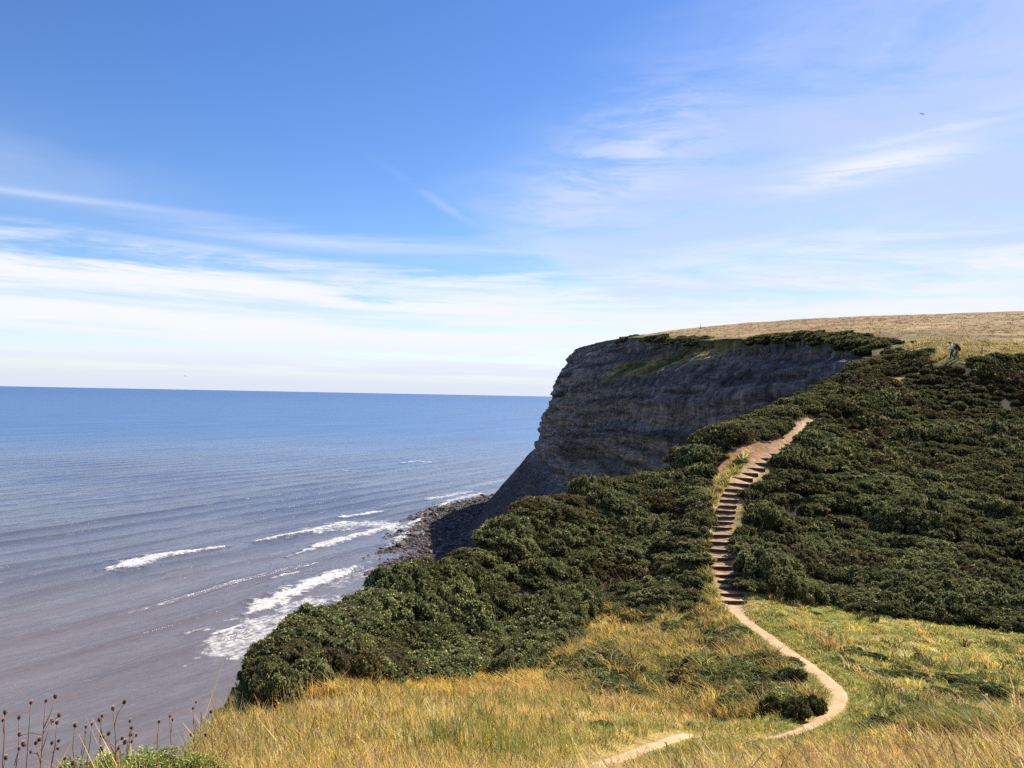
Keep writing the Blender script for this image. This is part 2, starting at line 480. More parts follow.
def build_cliff():
    ns, nt = 1150, 340
    EB = smooth_line(np.hstack([CL_E, CL_B]), ns); E, B = EB[:, :2], EB[:, 2:]
    t = np.linspace(-.035, 1.02, nt)
    ze = G0(E[:, 0], E[:, 1])-.1
    s = np.r_[0, np.cumsum(np.hypot(*np.diff(E, axis=0).T))]
    SS, TT = np.meshgrid(s, t, indexing='ij')
    # uneven lower third: each stretch of the face has its own talus height
    tw = np.clip(TT+.05*fbm(SS*.02, TT*0, oct=3, seed=5)*np.sin(np.clip(TT, 0, 1)*math.pi), -.04, 1.02)
    h = np.interp(np.clip(tw, 0, 1), PT, PH)
    X = E[:, :1]+(B[:, :1]-E[:, :1])*h; Y = E[:, 1:]+(B[:, 1:]-E[:, 1:])*h
    Z = ze[:, None]+(0.6-ze[:, None])*np.clip(TT, 0, 2)
    D = B-E; D /= np.hypot(*D.T)[:, None]
    inn = np.clip(-TT/.035, 0, 1)
    rock = sstep(.0, .05, TT)*(1-sstep(.60, .69, tw))
    but = fbm(SS*.055, TT*1.2, oct=4, seed=61)
    gul = np.abs(fbm(SS*.12, TT*.9+5, oct=4, seed=71))
    zz = Z*.33+.5*fbm(SS*.02, Z*.02, oct=3, seed=81)+.01*SS
    lay = vnoise(zz, SS*.012, seed=91); lay2 = vnoise(zz*3.1, SS*.05, seed=93)
    blk = vnoise(SS*.35, np.floor(zz*2)*7.7, seed=95)
    off = rock*(3.4*but-3.0*(gul < .07)*(1-gul/.07)+(1.0+.6*sstep(.2, .42, TT))*(np.sign(lay)*np.abs(lay)**.6)+.8*lay2+1.6*blk*sstep(.25, .4, TT))
    off += (1-rock)*sstep(.6, .7, TT)*(2.4*fbm(SS*.06, TT*2, oct=4, seed=99)-1.6*np.maximum(0, .12-np.abs(fbm(SS*.09, TT*.8, oct=3, seed=97)))/.12+.8*fbm(SS*.3, TT*14, oct=3, seed=98))
    crk = np.maximum(0, .06-np.abs(fbm(SS*.26+.3*Z*.05, Z*.025, oct=3, seed=77)))/.06
    off -= rock*crk*1.3
    # the slanting grassy ledge near the top of the face
    Yc = E[:, 1:]; dl = np.interp(Yc, [176, 188, 205, 250, 276, 292], [0, 1, 4, 11.5, 13, 14])
    dz = (ze[:, None]-Z)-dl+1.2*fbm(SS*.08, SS*0, oct=3, seed=44)
    on = sstep(176, 192, Yc)*(1-sstep(268, 286, Yc))
    off += on*(5.0*sstep(-2.5, 2.2, dz)-2.5)*sstep(.01, .03, TT)*(1-sstep(.25, .5, TT))
    off *= sstep(0, .03, TT)
    X = X+D[:, :1]*(off-4.5*inn); Y = Y+D[:, 1:]*(off-4.5*inn)
    Z = Z+.35*rock*fbm(SS*.3, TT*30, oct=2, seed=11)
    # colours of the beds
    n = fbm(SS*.06, TT*6, oct=4, seed=15); st = fbm(SS*.5, TT*4, oct=3, seed=17); bed = vnoise(zz*1.3, SS*.01, seed=19)
    C = np.empty(X.shape+(3,)); C[:] = (.145,.138,.135)
    def lay_(mk, col): C[:] = C*(1-mk[..., None])+np.array(col)*mk[..., None]
    lay_(sstep(.0, .5, st)*.75*(1-sstep(.4, .5, TT)), (.34,.30,.25))
    lay_(sstep(.36, .42, tw+.03*n)*(1-sstep(.60, .67, tw+.03*n)), (.27,.225,.175))
    lay_(sstep(.1, .6, bed)*.55*rock*sstep(.1, .3, TT), (.38,.30,.21))
    lay_(sstep(.1, .5, -bed)*.6*rock*sstep(.03, .2, TT), (.06,.055,.05))
    nose = sstep(270, 330, E[:, 1:])*rock; lay_(nose*.85*sstep(-.25, .3, vnoise(zz*2.1, SS*.06, seed=20)), (.40,.33,.25))
    lay_(sstep(.15, .55, lay2)*.5*rock, (.24,.21,.18)); lay_(sstep(.2, .6, -lay2)*.55*rock, (.05,.048,.05))
    lay_(crk*rock*.75, (.045,.042,.04))
    lay_(sstep(.66, .71, tw+.03*n), (.095,.085,.075))
    lay_(sstep(.05, .5, fbm(SS*.11, TT*9, oct=4, seed=18))*.7*sstep(.66, .72, tw), (.17,.14,.11))
    lay_(sstep(.15, .5, n)*.5*sstep(.08, .2, TT)*(1-sstep(.3, .5, TT)), (.09,.085,.05))
    gr = on*np.exp(-((dz+1.2)/2.9)**2)*(TT > .004)
    lay_(np.clip(gr*1.5, 0, 1), (.33,.27,.11))
    lay_(np.clip(gr*1.6, 0, 1)*sstep(-.15, .3, n+st*.6), (.10,.115,.035))
    lay_(1-sstep(.0, .022, TT+.012*n), (.10,.10,.035))
    v = np.stack([X, Y, Z], -1).reshape(-1, 3)
    m, t_, out = material('bedded shale and sandstone')
    pos = t_.n('ShaderNodeNewGeometry').outputs['Position']
    a = t_.noise(t_.mapv(pos, (.25, .25, 1.5)), 1.0, 6, .65); b = t_.noise(t_.mapv(pos, (1, 1, .18)), .9, 5, .65); c = t_.noise(pos, 1.1, 6, .7)
    k = t_.math('MULTIPLY', t_.ramp(a, .32, .68, .45, 1.55, False), t_.ramp(b, .32, .68, .5, 1.5, False))
    hgt = t_.math('ADD', t_.math('ADD', a, b), c)
    principled(t_, out, t_.mix(1.0, t_.attr('tint'), k, 'MULTIPLY'), .95, t_.bump(hgt, 1.0, 1.2), .1)
    o = mesh_np('sea_cliff', v, grid_faces(ns, nt)[:, ::-1], m, cols={'tint': C.reshape(-1, 3)})
    tag(o, 'tall dark bedded sea cliff in shade below the brown headland field', kind='structure')
    return v.reshape(ns, nt, 3)


# ------------------------------------------------------------------ beach with boulders
def shore_x(y): return np.interp(y, [100,165,200,236,266,310,351,400,425,460,500], [-34,-32,-30,-34,-41,-41,-40,-33,-20,-4,20])


def build_beach():
    x = np.linspace(-75, 40, 200); y = np.linspace(90, 520, 420)
    X, Y = np.meshgrid(x, y, indexing='ij'); dx = X-shore_x(Y)
    Z = np.where(dx < 0, .05*dx, .035*dx)+.35*fbm(X*.15, Y*.15, oct=4, seed=33)
    m, t, out = material('wet shale foreshore')
    pos = t.n('ShaderNodeNewGeometry').outputs['Position']
    a = t.noise(pos, .35, 6, .65); b = t.noise(pos, 2.5, 5, .7)
    c = t.mix(t.ramp(a, .35, .65), (.05,.042,.04), (.12,.092,.075)); c = t.mix(t.ramp(b, .4, .7), c, (.05,.045,.045))
    principled(t, out, c, .6, t.bump(b, .8, .4), .4)
    tag(mesh_np('beach', np.stack([X, Y, Z], -1).reshape(-1, 3), grid_faces(200, 420)[:, ::-1], m),
        'dark wet rocky foreshore under the sea cliff', kind='structure')
    # boulders
    N = 22000; rs = np.random.RandomState(5)
    by = rs.uniform(205, 440, N); w = rs.rand(N)**1.25
    dx = -9+w*36; k = rs.rand(N) < np.interp(dx, [-9, -3, 3, 27], [.12, .55, 1, .8]); by, dx = by[k], dx[k]; bx = shore_x(by)+dx
    N = len(bx); sz = np.exp(rs.normal(-1.3, .62, N)); sz = np.minimum(sz, 2.4)*np.where(dx < 0, .8, 1)
    bz = np.where(dx < 0, .05*dx, .035*dx)+.35*fbm(bx*.15, by*.15, oct=4, seed=33)
    bz = np.maximum(bz, -.25)
    # unit stone: two staggered rings and caps
    base = [(0, 0, 1)]+[(math.cos(a)*.85, math.sin(a)*.85, .5) for a in np.arange(6)*math.pi/3]+[(math.cos(a+.5), math.sin(a+.5), -.25) for a in np.arange(6)*math.pi/3]+[(0, 0, -.8)]
    base = np.array(base); fc = [(0, 1+i, 1+(i+1) % 6) for i in range(6)]
    for i in range(6): fc += [(1+i, 7+i, 1+(i+1) % 6), (1+(i+1) % 6, 7+i, 7+(i+1) % 6)]
    fc += [(13, 7+(i+1) % 6, 7+i) for i in range(6)]
    fc = np.array(fc); nb = len(base)
    V = base[None]*(1+rs.uniform(-.28, .28, (N, nb, 3)))
    V = V*(sz[:, None, None]*np.stack([rs.uniform(.7, 1.3, N), rs.uniform(.6, 1.1, N), rs.uniform(.4, .8, N)], 1)[:, None, :])
    a = rs.uniform(0, 6.28, N); ca, sa = np.cos(a)[:, None], np.sin(a)[:, None]
    V = np.stack([V[..., 0]*ca-V[..., 1]*sa, V[..., 0]*sa+V[..., 1]*ca, V[..., 2]], -1)
    V += np.stack([bx, by, bz+sz*.15], 1)[:, None, :]
    F = (fc[None]+np.arange(N)[:, None, None]*nb).reshape(-1, 3)
    pal = np.array([(.075,.052,.043),(.045,.037,.035),(.11,.078,.06),(.025,.023,.024),(.17,.125,.10)])
    C = pal[rs.randint(0, 5, N)]*.82*rs.uniform(.7, 1.3, (N, 1)); C = np.repeat(C, nb, 0)
    tag(mesh_np('boulder_rubble', V.reshape(-1, 3), F, simple_mat('beach boulder', (1, 1, 1), .7, .25, 3, True), smooth=False, cols={'tint': C}),
        'dense rubble of brown and dark boulders along the foot of the cliff', kind='stuff')


# ------------------------------------------------------------------ sea
FOAM = [ # pixel polyline with width in metres and strength
 ([(113,569),(135,562),(165,555),(200,550),(228,546)], [5,6,4,3,1.5], 1.0, .9),
 ([(256,542),(280,537),(310,531),(345,522)], [3.0,4,3.5,2.5], 1.0, .8),
 ([(342,517),(362,514),(386,510)], [2.4,3.6,2.2], 1.0, .6),
 ([(273,577),(285,574),(298,571)], [1.6,2.0,1.2], .9, .4),
 ([(287,556),(305,550),(315,548)], [1.3,1.8,1.3], .9, .4),
 ([(247,613),(268,602),(300,588),(335,575),(355,568)], [3.2,5,5,4,2.5], 1.0, .5),
 ([(216,634),(232,628),(251,622)], [2.0,2.8,1.5], .95, .4),
 ([(320,546),(345,538),(370,532),(398,524)], [4,4.5,4,2.5], .95, .5),
 ([(318,530),(350,524),(385,523),(400,530)], [9,10,10,6], .80, 0),
 ([(222,650),(255,640),(285,622),(320,600)], [8,14,14,8], .78, 0),
 ([(240,655),(262,648),(290,632)], [3.5,5,5], .8, 0),
 ([(395,545),(412,528),(432,512),(452,500),(480,493)], [4,4,5,5,5], .85, 0),
 ([(402,527),(418,520),(430,512)], [2.0,3.0,2.0], .95, .3),
 ([(428,499),(450,495),(472,491)], [2.5,3,3], .8, .2),
 ([(402,463),(416,461),(430,462)], [3,5,3], .95, .3),
 ([(468,486),(490,482),(505,479)], [4,5,4], .6, .1),
 ([(340,470),(358,471)], [2,2], .7, .2),
 ([(140,430),(160,432),(172,433)], [6,9,6], .55, 0),
 ([(380,505),(398,502),(408,500)], [2,2,2], .55, .2),
 ([(185,632),(205,628)], [1.5,1.5], .6, .2),
 ([(330,585),(350,577),(372,569)], [5,7,4], .55, 0),
]
SHD = np.array([64., 127.]); SHD /= np.hypot(*SHD); SHN = np.array([-SHD[1], SHD[0]])   # along the crests, and out to sea


def build_sea():
    th = np.radians(np.r_[np.linspace(-60, 12, 620), np.linspace(12.6, 60, 60)])
    r = np.r_[np.geomspace(60, 120, 40)[:-1], np.geomspace(120, 1500, 880)[:-1], np.geomspace(1500, 90000, 140)]
    T, RR = np.meshgrid(th, r, indexing='ij'); x = RR*np.sin(T); y = RR*np.cos(T)
    w = x*SHN[0]+y*SHN[1]; q = x*SHD[0]+y*SHD[1]
    w = w+8*fbm(q*.006, w*.004, oct=3, seed=3)+1.2*fbm(q*.03, w*.02, oct=2, seed=6)
    gap = 1-sstep(350, 1300, RR)
    def crest(ph, p): return ((np.sin(ph)*.5+.5)**p)
    env = .4+.6*sstep(-.3, .35, fbm(q*.010+4, w*.03, oct=3, seed=9))
    dsea = shore_x(np.clip(y, 100, 500))-x
    shoal = sstep(260, 60, dsea)
    z = gap*sstep(90, 260, RR)*(1.0*crest(w*2*math.pi/19, 2.8)*env*(.4+.6*shoal)+.22*crest((w+q*.05)*2*math.pi/9.5, 2.4)*(.5+.5*env)+.14*fbm(w*.33, q*.09, oct=3, seed=12))
    z = z-.25*gap
    foam = np.zeros_like(x)
    near = (RR < 800) & (x < 40)
    xs, ys = x[near], y[near]; fo = np.zeros_like(xs); dzz = np.zeros_like(xs)
    wob = fbm(xs*.18, ys*.18, oct=4, seed=14); wob2 = fbm(xs*.7, ys*.7, oct=3, seed=16)
    for px, wd, st, up in FOAM:
        pl = np.array([at_sea(*p, z=.2) for p in px]); best = np.full(xs.shape, 9.)
        for i in range(len(pl)-1):
            (x0, y0), (x1, y1) = pl[i], pl[i+1]; dx, dy = x1-x0, y1-y0
            tt = ((xs-x0)*dx+(ys-y0)*dy)/(dx*dx+dy*dy); t2 = np.clip(tt, 0, 1)
            d = np.hypot(xs-x0-t2*dx, ys-y0-t2*dy)/(wd[i]+(wd[i+1]-wd[i])*t2)
            best = np.minimum(best, d)
        best = best*1.1+.75*wob+.5*wob2
        fo = np.maximum(fo, st*(1-sstep(.35, 1.25, best)))
        dzz = np.maximum(dzz, up*np.exp(-(np.maximum(best, 0)*1.1)**2))
    ds = shore_x(np.clip(ys, 100, 500))-xs
    surf = sstep(24, 5, ds)*sstep(120, 150, ys)*sstep(-.15, .35, wob+.4*wob2)*.5*sstep(150, 210, ys)
    fo = np.maximum(fo, surf)
    foam[near] = fo; z[near] += dzz
    m, t, out = material('sea water')
    g = t.n('ShaderNodeNewGeometry').outputs['Position']
    sx = t.n('ShaderNodeSeparateXYZ'); t.l(g, sx.inputs[0])
    ang = math.atan2(SHD[1], SHD[0])
    vr = t.mapv(g, (1, 1, 1), (0, 0, -ang))               # x along the crests
    cm = t.n('ShaderNodeCombineXYZ'); t.l(sx.outputs[0], cm.inputs[0]); t.l(sx.outputs[1], cm.inputs[1])
    dist = t.n('ShaderNodeVectorMath', operation='LENGTH'); t.l(cm.outputs[0], dist.inputs[0]); dist = dist.outputs['Value']
    streak = t.noise(t.mapv(vr, (.0012, .006, 1)), 1.0, 5, .6)
    silt = t.ramp(t.math('ADD', dist, t.math('MULTIPLY', t.math('SUBTRACT', streak, .5), 700)), 150, 1150, 1, 0)
    silt2 = t.ramp(t.math('ADD', dist, t.math('MULTIPLY', t.math('SUBTRACT', streak, .5), 300)), 120, 420, 1, 0)
    fars = t.ramp(dist, 1200, 9000)
    col = t.mix(fars, (.022,.072,.160), (.010,.058,.150))
    col = t.mix(silt, col, (.090,.095,.122)); col = t.mix(silt2, col, (.128,.108,.106))
    patch = t.noise(t.mapv(vr, (.004, .03, 1)), 1.0, 5, .65)
    col = t.mix(1.0, col, t.ramp(patch, .3, .7, .72, 1.25, False), 'MULTIPLY')
    n1 = t.noise(t.mapv(vr, (.22, .9, 1)), 1.0, 5, .6); n2 = t.noise(t.mapv(vr, (.05, .16, 1)), 1.0, 4, .55); n3 = t.noise(t.mapv(vr, (.006, .022, 1)), 1.0, 5, .6)
    hh = t.math('ADD', t.math('MULTIPLY', n1, .22), t.math('ADD', t.math('MULTIPLY', n2, .8), t.math('MULTIPLY', n3, 2.5)))
    bm = t.bump(hh, 1.0, .95)
    fan = t.n('ShaderNodeVectorMath', operation='SUBTRACT'); t.l(t.noise(t.mapv(vr, (.5, 1.3, 1)), 1.0, 3, .6, 0, True), fan.inputs[0]); fan.inputs[1].default_value = (.5, .5, .5)
    fsc = t.n('ShaderNodeVectorMath', operation='MULTIPLY'); t.l(fan.outputs[0], fsc.inputs[0]); amp = t.ramp(dist, 150, 1800, .25, 1.5); ac = t.n('ShaderNodeCombineXYZ'); t.l(amp, ac.inputs[0]); t.l(amp, ac.inputs[1]); t.l(ac.outputs[0], fsc.inputs[1])
    fad = t.n('ShaderNodeVectorMath', operation='ADD'); t.l(bm, fad.inputs[0]); t.l(fsc.outputs[0], fad.inputs[1]); fnm = t.n('ShaderNodeVectorMath', operation='NORMALIZE'); t.l(fad.outputs[0], fnm.inputs[0]); bm = fnm.outputs[0]
    fa = t.attr('foam', True)
    lace = t.noise(g, .55, 8, .72, 1.2); lace2 = t.noise(t.mapv(vr, (.35, 1.0, 1)), .8, 7, .7, .6)
    th_ = t.math('SUBTRACT', t.math('ADD', t.math('MULTIPLY', fa, 1.0), t.math('MULTIPLY', t.math('SUBTRACT', t.math('MULTIPLY', t.math('ADD', lace, lace2), .5), .5), 3.6)), .56)
    fm = t.math('MULTIPLY', t.ramp(th_, -.14, .72), t.ramp(fa, .02, .2))
    # small whitecaps are rare; the rest of the sheet is clear water
    w = t.n('ShaderNodeBsdfPrincipled'); t.l(col, w.inputs['Base Color']); w.inputs['Roughness'].default_value = .16; w.inputs['IOR'].default_value = 1.33
    t.l(t.ramp(dist, 250, 1400, .34, .07), w.inputs['Specular IOR Level'])
    t.l(bm, w.inputs['Normal'])
    # beyond a kilometre the ripples are too small to see one by one: a rough, mostly matt sheet
    f1 = t.n('ShaderNodeBsdfDiffuse'); f2 = t.n('ShaderNodeBsdfGlossy'); f2.inputs['Roughness'].default_value = .5; f2.inputs[0].default_value = (.8, .9, 1, 1)
    t.l(t.mix(1.0, col, (1.25, 1.3, 1.35), 'MULTIPLY'), f1.inputs[0]); t.l(bm, f2.inputs['Normal']); fx = t.n('ShaderNodeMixShader'); fx.inputs[0].default_value = .20; t.l(f1.outputs[0], fx.inputs[1]); t.l(f2.outputs[0], fx.inputs[2])
    wx = t.n('ShaderNodeMixShader'); t.l(t.ramp(dist, 350, 1300, 0, .92), wx.inputs[0]); t.l(w.outputs[0], wx.inputs[1]); t.l(fx.outputs[0], wx.inputs[2]); w = wx
    fd = t.n('ShaderNodeBsdfDiffuse'); fd.inputs[0].default_value = (.58,.56,.53,1)
    t.l(t.bump(t.math('ADD', lace, lace2), .7, .5), fd.inputs['Normal'])
    mx = t.n('ShaderNodeMixShader'); t.l(fm, mx.inputs[0]); t.l(w.outputs[0], mx.inputs[1]); t.l(fd.outputs[0], mx.inputs[2]); t.l(mx.outputs[0], out.inputs[0])
    tag(mesh_np('sea', np.stack([x, y, z], -1).reshape(-1, 3), grid_faces(*x.shape)[:, ::-1], m, attrs={'foam': foam.ravel()}),
        'wide sea with low swell and breaking surf, silty brown near the shore', kind='structure')


# ------------------------------------------------------------------ sky, sun, camera
def build_sky():
    w = bpy.data.worlds.new('World'); S.world = w; w.use_nodes = True
    t = NT(w.node_tree); out = t.n('ShaderNodeOutputWorld'); bg = t.n('ShaderNodeBackground'); t.l(bg.outputs[0], out.inputs[0])
    STR = .085
    bg.inputs[1].default_value = STR
    sky = t.n('ShaderNodeTexSky'); sky.sky_type = 'NISHITA'; sky.sun_disc = False
    sky.sun_elevation = SUN_EL; sky.sun_rotation = SUN_AZ; sky.altitude = 60; sky.air_density = 1.0; sky.dust_density = .15; sky.ozone_density = 4.0
    hs = t.n('ShaderNodeHueSaturation'); hs.inputs['Hue'].default_value = .511; hs.inputs['Saturation'].default_value = 1.20; hs.inputs['Value'].default_value = 1.0; t.l(sky.outputs[0], hs.inputs['Color'])
    d = t.n('ShaderNodeTexCoord').outputs['Generated']; sp = t.n('ShaderNodeSeparateXYZ'); t.l(d, sp.inputs[0])
    el = t.math('ARCSINE', sp.outputs[2]); az = t.math('ARCTAN2', sp.outputs[0], sp.outputs[1])
    def comb(a, b, c=0.0):
        n = t.n('ShaderNodeCombineXYZ'); t.set(n.inputs[0], a); t.set(n.inputs[1], b); t.set(n.inputs[2], c); return n.outputs[0]
    A = comb(az, el)
    def nz(sx, sy, rot=0.0, det=6, ro=.6, dist=0.0, off=0.0): return t.noise(t.mapv(A, (sx, sy, 1), (0, 0, rot), (off, off*.7, off)), 1.0, det, ro, dist)
    def gauss(cx, cy, sx, sy, rot=0.0):
        x = t.math('SUBTRACT', az, cx); y = t.math('SUBTRACT', el, cy); c, s = math.cos(rot), math.sin(rot)
        a = t.math('ADD', t.math('MULTIPLY', x, c/sx), t.math('MULTIPLY', y, s/sx)); b = t.math('ADD', t.math('MULTIPLY', x, -s/sy), t.math('MULTIPLY', y, c/sy))
        return t.math('EXPONENT', t.math('MULTIPLY', t.math('ADD', t.math('MULTIPLY', a, a), t.math('MULTIPLY', b, b)), -1.0))
    M = lambda a, b: t.math('MULTIPLY', a, b)
    wave = nz(1.6, 3.0, 0, 3, .5, 0, 2.0)
    # low bank of layered cloud above the horizon
    e2 = t.math('ADD', el, M(t.math('SUBTRACT', nz(3.0, 26, -.05, 8, .66, .45, 5.0), .5), .16))
    bank = t.ramp(t.math('ADD', e2, M(az, .02)), .156, .122, 0, .97)
    thin = t.ramp(nz(2.2, 42, .03, 6, .6, .3, 9.0), .34, .58, .40, 1.0)
    lowf = t.ramp(el, 0.0, .07, .97, 1.0)
    m1 = M(M(bank, thin), lowf)
    # broken wisps over the headland
    r1 = t.ramp(az, -.05, .38)
    m2 = M(M(r1, t.ramp(nz(3.2, 24, .10, 8, .66, .8, 3.3), .37, .64)), gauss(.50, .150, .60, .052))
    # milky veil, upper half of the sky to the sun side
    dg = t.math('SUBTRACT', t.math('ADD', az, .143), M(t.math('SUBTRACT', el, .265), 1.45)); dg = t.math('ADD', dg, M(t.math('SUBTRACT', nz(3.0, 9.0, .5, 6, .62, .3, 7.7), .5), .22))
    lw = t.math('SUBTRACT', el, t.math('SUBTRACT', .265, M(t.math('ADD', az, .143), .56))); lw = t.math('ADD', lw, M(t.math('SUBTRACT', nz(8, 16, .5, 6, .62, .3, 3.7), .5), .04))
    lw = t.math('MAXIMUM', t.ramp(lw, -.004, .022), t.ramp(az, .05, .25))
    m3 = M(M(t.ramp(dg, -.02, .55), lw), t.ramp(nz(2.6, 13.0, .42, 8, .68, .6, 1.1), .28, .74, .20, .82))
    # bright mare's tails
    fib = t.ramp(nz(5.0, 46, .16, 8, .68, .7, 4.4), .30, .58)
    m4 = M(fib, t.math('MAXIMUM', gauss(.425, .268, .11, .017, .12), M(gauss(.50, .302, .16, .010, .13), .6)))
    m4b = M(t.ramp(nz(9.0, 46, .62, 8, .66, .5, 6.4), .38, .66), M(gauss(.14, .285, .14, .06, .5), .6))
    # thin streaks on the seaward side
    fib2 = t.ramp(nz(2.4, 40, -.06, 7, .62, .4, 8.8), .33, .72)
    m5 = M(fib2, t.math('MAXIMUM', M(gauss(-.20, .187, .26, .016, -.02), .5), M(gauss(-.38, .166, .22, .007, -.05), .5)))
    m6 = M(t.ramp(nz(2.2, 6, -.1, 6, .6, .5, 12.0), .3, .75), M(gauss(-.58, .23, .16, .05, 0), .20))
    m7 = M(M(gauss(-.06, .218, .085, .0055, -.53), t.ramp(nz(9, 30, .5, 5, .6, .3, 2.2), .3, .7)), .26)
    m8 = M(gauss(-.55, .207, .14, .004, 0), .3)
    tot = t.math('MAXIMUM', m1, t.ramp(el, .05, .008, 0, .93))
    for x in (m2, m3, m4, m4b, m5, m6, m7, m8):
        tot = t.math('SUBTRACT', 1.0, M(t.math('SUBTRACT', 1.0, tot), t.math('SUBTRACT', 1.0, x)))
    tot = M(tot, t.ramp(el, -.05, -.03))
    warm = t.ramp(az, -.6, .8)
    cc = t.mix(warm, (.49/STR, .50/STR, .535/STR), (.47/STR, .485/STR, .55/STR))
    cc = t.mix(t.ramp(el, .08, .0), cc, (.375/STR, .41/STR, .49/STR))
    cc = t.mix(t.math('MULTIPLY', m3, t.math('SUBTRACT', 1.0, t.math('MAXIMUM', t.math('MAXIMUM', m1, m2), m4))), cc, (.28/STR, .325/STR, .49/STR))
    t.l(t.mix(tot, hs.outputs[0], cc), bg.inputs[0])
    L = bpy.data.lights.new('sun', 'SUN'); L.energy = 5.0; L.angle = R(.53); L.color = (1.0, .93, .82)
    so = bpy.data.objects.new('sun', L); COL.objects.link(so)
    dv = Vector((math.sin(SUN_AZ)*math.cos(SUN_EL), math.cos(SUN_AZ)*math.cos(SUN_EL), math.sin(SUN_EL)))
    so.rotation_euler = dv.to_track_quat('Z', 'Y').to_euler(); so.location = (40, -20, 120)


def build_camera():
    c = bpy.data.cameras.new('camera'); o = bpy.data.objects.new('camera', c); COL.objects.link(o)
    c.sensor_fit = 'HORIZONTAL'; c.sensor_width = 36; c.lens = 36*FPX/W; c.clip_start = .1; c.clip_end = 200000
    mt = Matrix.Rotation(math.pi/2+PITCH, 4, 'X') @ Matrix.Rotation(ROLL, 4, 'Z'); mt.translation = (0, 0, HC)
    o.matrix_world = mt; S.camera = o
    S.cycles.use_denoising = False; S.cycles.sample_clamp_direct = 2.5; S.cycles.sample_clamp_indirect = 2.5
    v = S.view_settings; v.view_transform = 'Standard'; v.look = 'None'; v.exposure = EXPO; v.gamma = 1; v.use_curve_mapping = False


EXPO = 0.95

# ------------------------------------------------------------------ gorse
def unit(v): return v/np.maximum(np.linalg.norm(v, axis=-1, keepdims=True), 1e-9)


def sphere_pts(n, rs, up=-1.0):
    z = rs.uniform(up, 1, n); a = rs.uniform(0, 2*math.pi, n); q = np.sqrt(1-z*z)
    return np.stack([q*np.cos(a), q*np.sin(a), z], 1)


def blob_mesh(c, r, rs, n=9, m=6, jit=.12):
    ph = np.linspace(0, math.pi, m+1)[:, None]; t = (np.arange(n)*2*math.pi/n)[None]
    v = np.stack([np.sin(ph)*np.cos(t), np.sin(ph)*np.sin(t), np.cos(ph)+0*t], -1).reshape(-1, 3)
    v = v*(1+rs.uniform(-jit, jit, (len(v), 1)))*r+c
    f = []
    for j in range(m):
        for k in range(n):
            f += [(j*n+k, (j+1)*n+k, (j+1)*n+(k+1) % n), (j*n+k, (j+1)*n+(k+1) % n, j*n+(k+1) % n)]
    return v, np.array(f)


def gorse_arrays(seed, lobes=34, sprays=300, size=.075, wid=.034, brown=0.0, core=.84):
    """a gorse bush about 2.6 m across and 1.5 m high: cushions of short spiny shoots over a woody core"""
    rs = np.random.RandomState(seed); V, F, C = [], [], []
    def push(v, f, c):
        b = sum(len(x) for x in V); V.append(v); F.append(f+b); C.append(np.broadcast_to(c, (len(v), 3)))
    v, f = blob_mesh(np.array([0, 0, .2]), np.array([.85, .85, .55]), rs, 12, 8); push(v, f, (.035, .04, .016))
    for i in range(lobes):
        q = math.sqrt((i+.5)/lobes); t = i*2.39996+rs.normal(0, .25); rad = q*1.12
        rr = rs.uniform(.15, .31)*(1.0 if q < .85 else .9)*math.sqrt(46/lobes)
        hgt = .30+.62*math.sqrt(max(0, 1-(q*.97)**2))+rs.normal(0, .10)
        c = np.array([rad*math.cos(t), rad*math.sin(t), hgt-.12])
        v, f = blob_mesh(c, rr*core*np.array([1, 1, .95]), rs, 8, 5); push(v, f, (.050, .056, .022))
        k = int(sprays*(rr/.26)**2)
        d = sphere_pts(k, rs); out = unit(c-np.array([0, 0, -.3])); keep = (d@out) > -.5; d = d[keep]; k = len(d)
        lump = 1+.22*vnoise(d[:, 0]*2.7+i, d[:, 1]*2.7, d[:, 2]*2.7, seed)
        p = c+d*np.array([1, 1, .88])*rr*(rs.uniform(.74, 1.0, (k, 1))*lump[:, None])
        g = unit(d*.75+.62*rs.normal(size=(k, 3))+np.array([0, 0, .2]))
        sd = unit(np.cross(g, d+.45*rs.normal(size=(k, 3))))
        L = size*rs.uniform(.6, 1.5, (k, 1)); w = wid*rs.uniform(.6, 1.3, (k, 1))
        v = np.stack([p-sd*w*.6, p+sd*w*.6, p+g*L*.55+sd*w, p+g*L, p+g*L*.5-sd*w*.9], 1)
        base = np.arange(k)[:, None]*5
        f = np.concatenate([base+np.array([0, 1, 2]), base+np.array([0, 2, 4]), base+np.array([4, 2, 3])])
        tone = np.clip(rs.normal(.42, .20, (k, 1))+.20*rs.normal(), 0, 1)
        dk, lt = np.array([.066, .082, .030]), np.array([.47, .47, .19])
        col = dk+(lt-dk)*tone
        br = (rs.rand(k, 1) < (.05+brown)) | (rs.rand() < brown*.9)
        col = np.where(br, np.array([.165, .125, .060])*rs.uniform(.6, 1.3, (k, 1)), col)
        push(v.reshape(-1, 3), f, np.repeat(col, 5, 0))
    return np.concatenate(V), np.concatenate(F), np.concatenate(C)


def twig_arrays(seed, n=26):
    """bare woody shoots poking out of the cushion"""
    rs = np.random.RandomState(seed+500); V, F = [np.array([(-.02, 0, 0), (.02, 0, 0)])], []
    for i in range(n):
        d = sphere_pts(1, rs, .1)[0]; p = d*.6+np.array([0, 0, .1]); q = d*np.array([1.05, 1.05, .9])+unit(d+.4*rs.normal(size=3))*rs.uniform(.1, .4)
        s = unit(np.cross(q-p, rs.normal(size=3)))*.011
        b = 2+i*4; V.append(np.array([p-s, p+s, q-s*.3, q+s*.3])); F += [(0, 1, b+1, b), (b, b+1, b+3, b+2)]
    return np.concatenate(V), np.array(F)


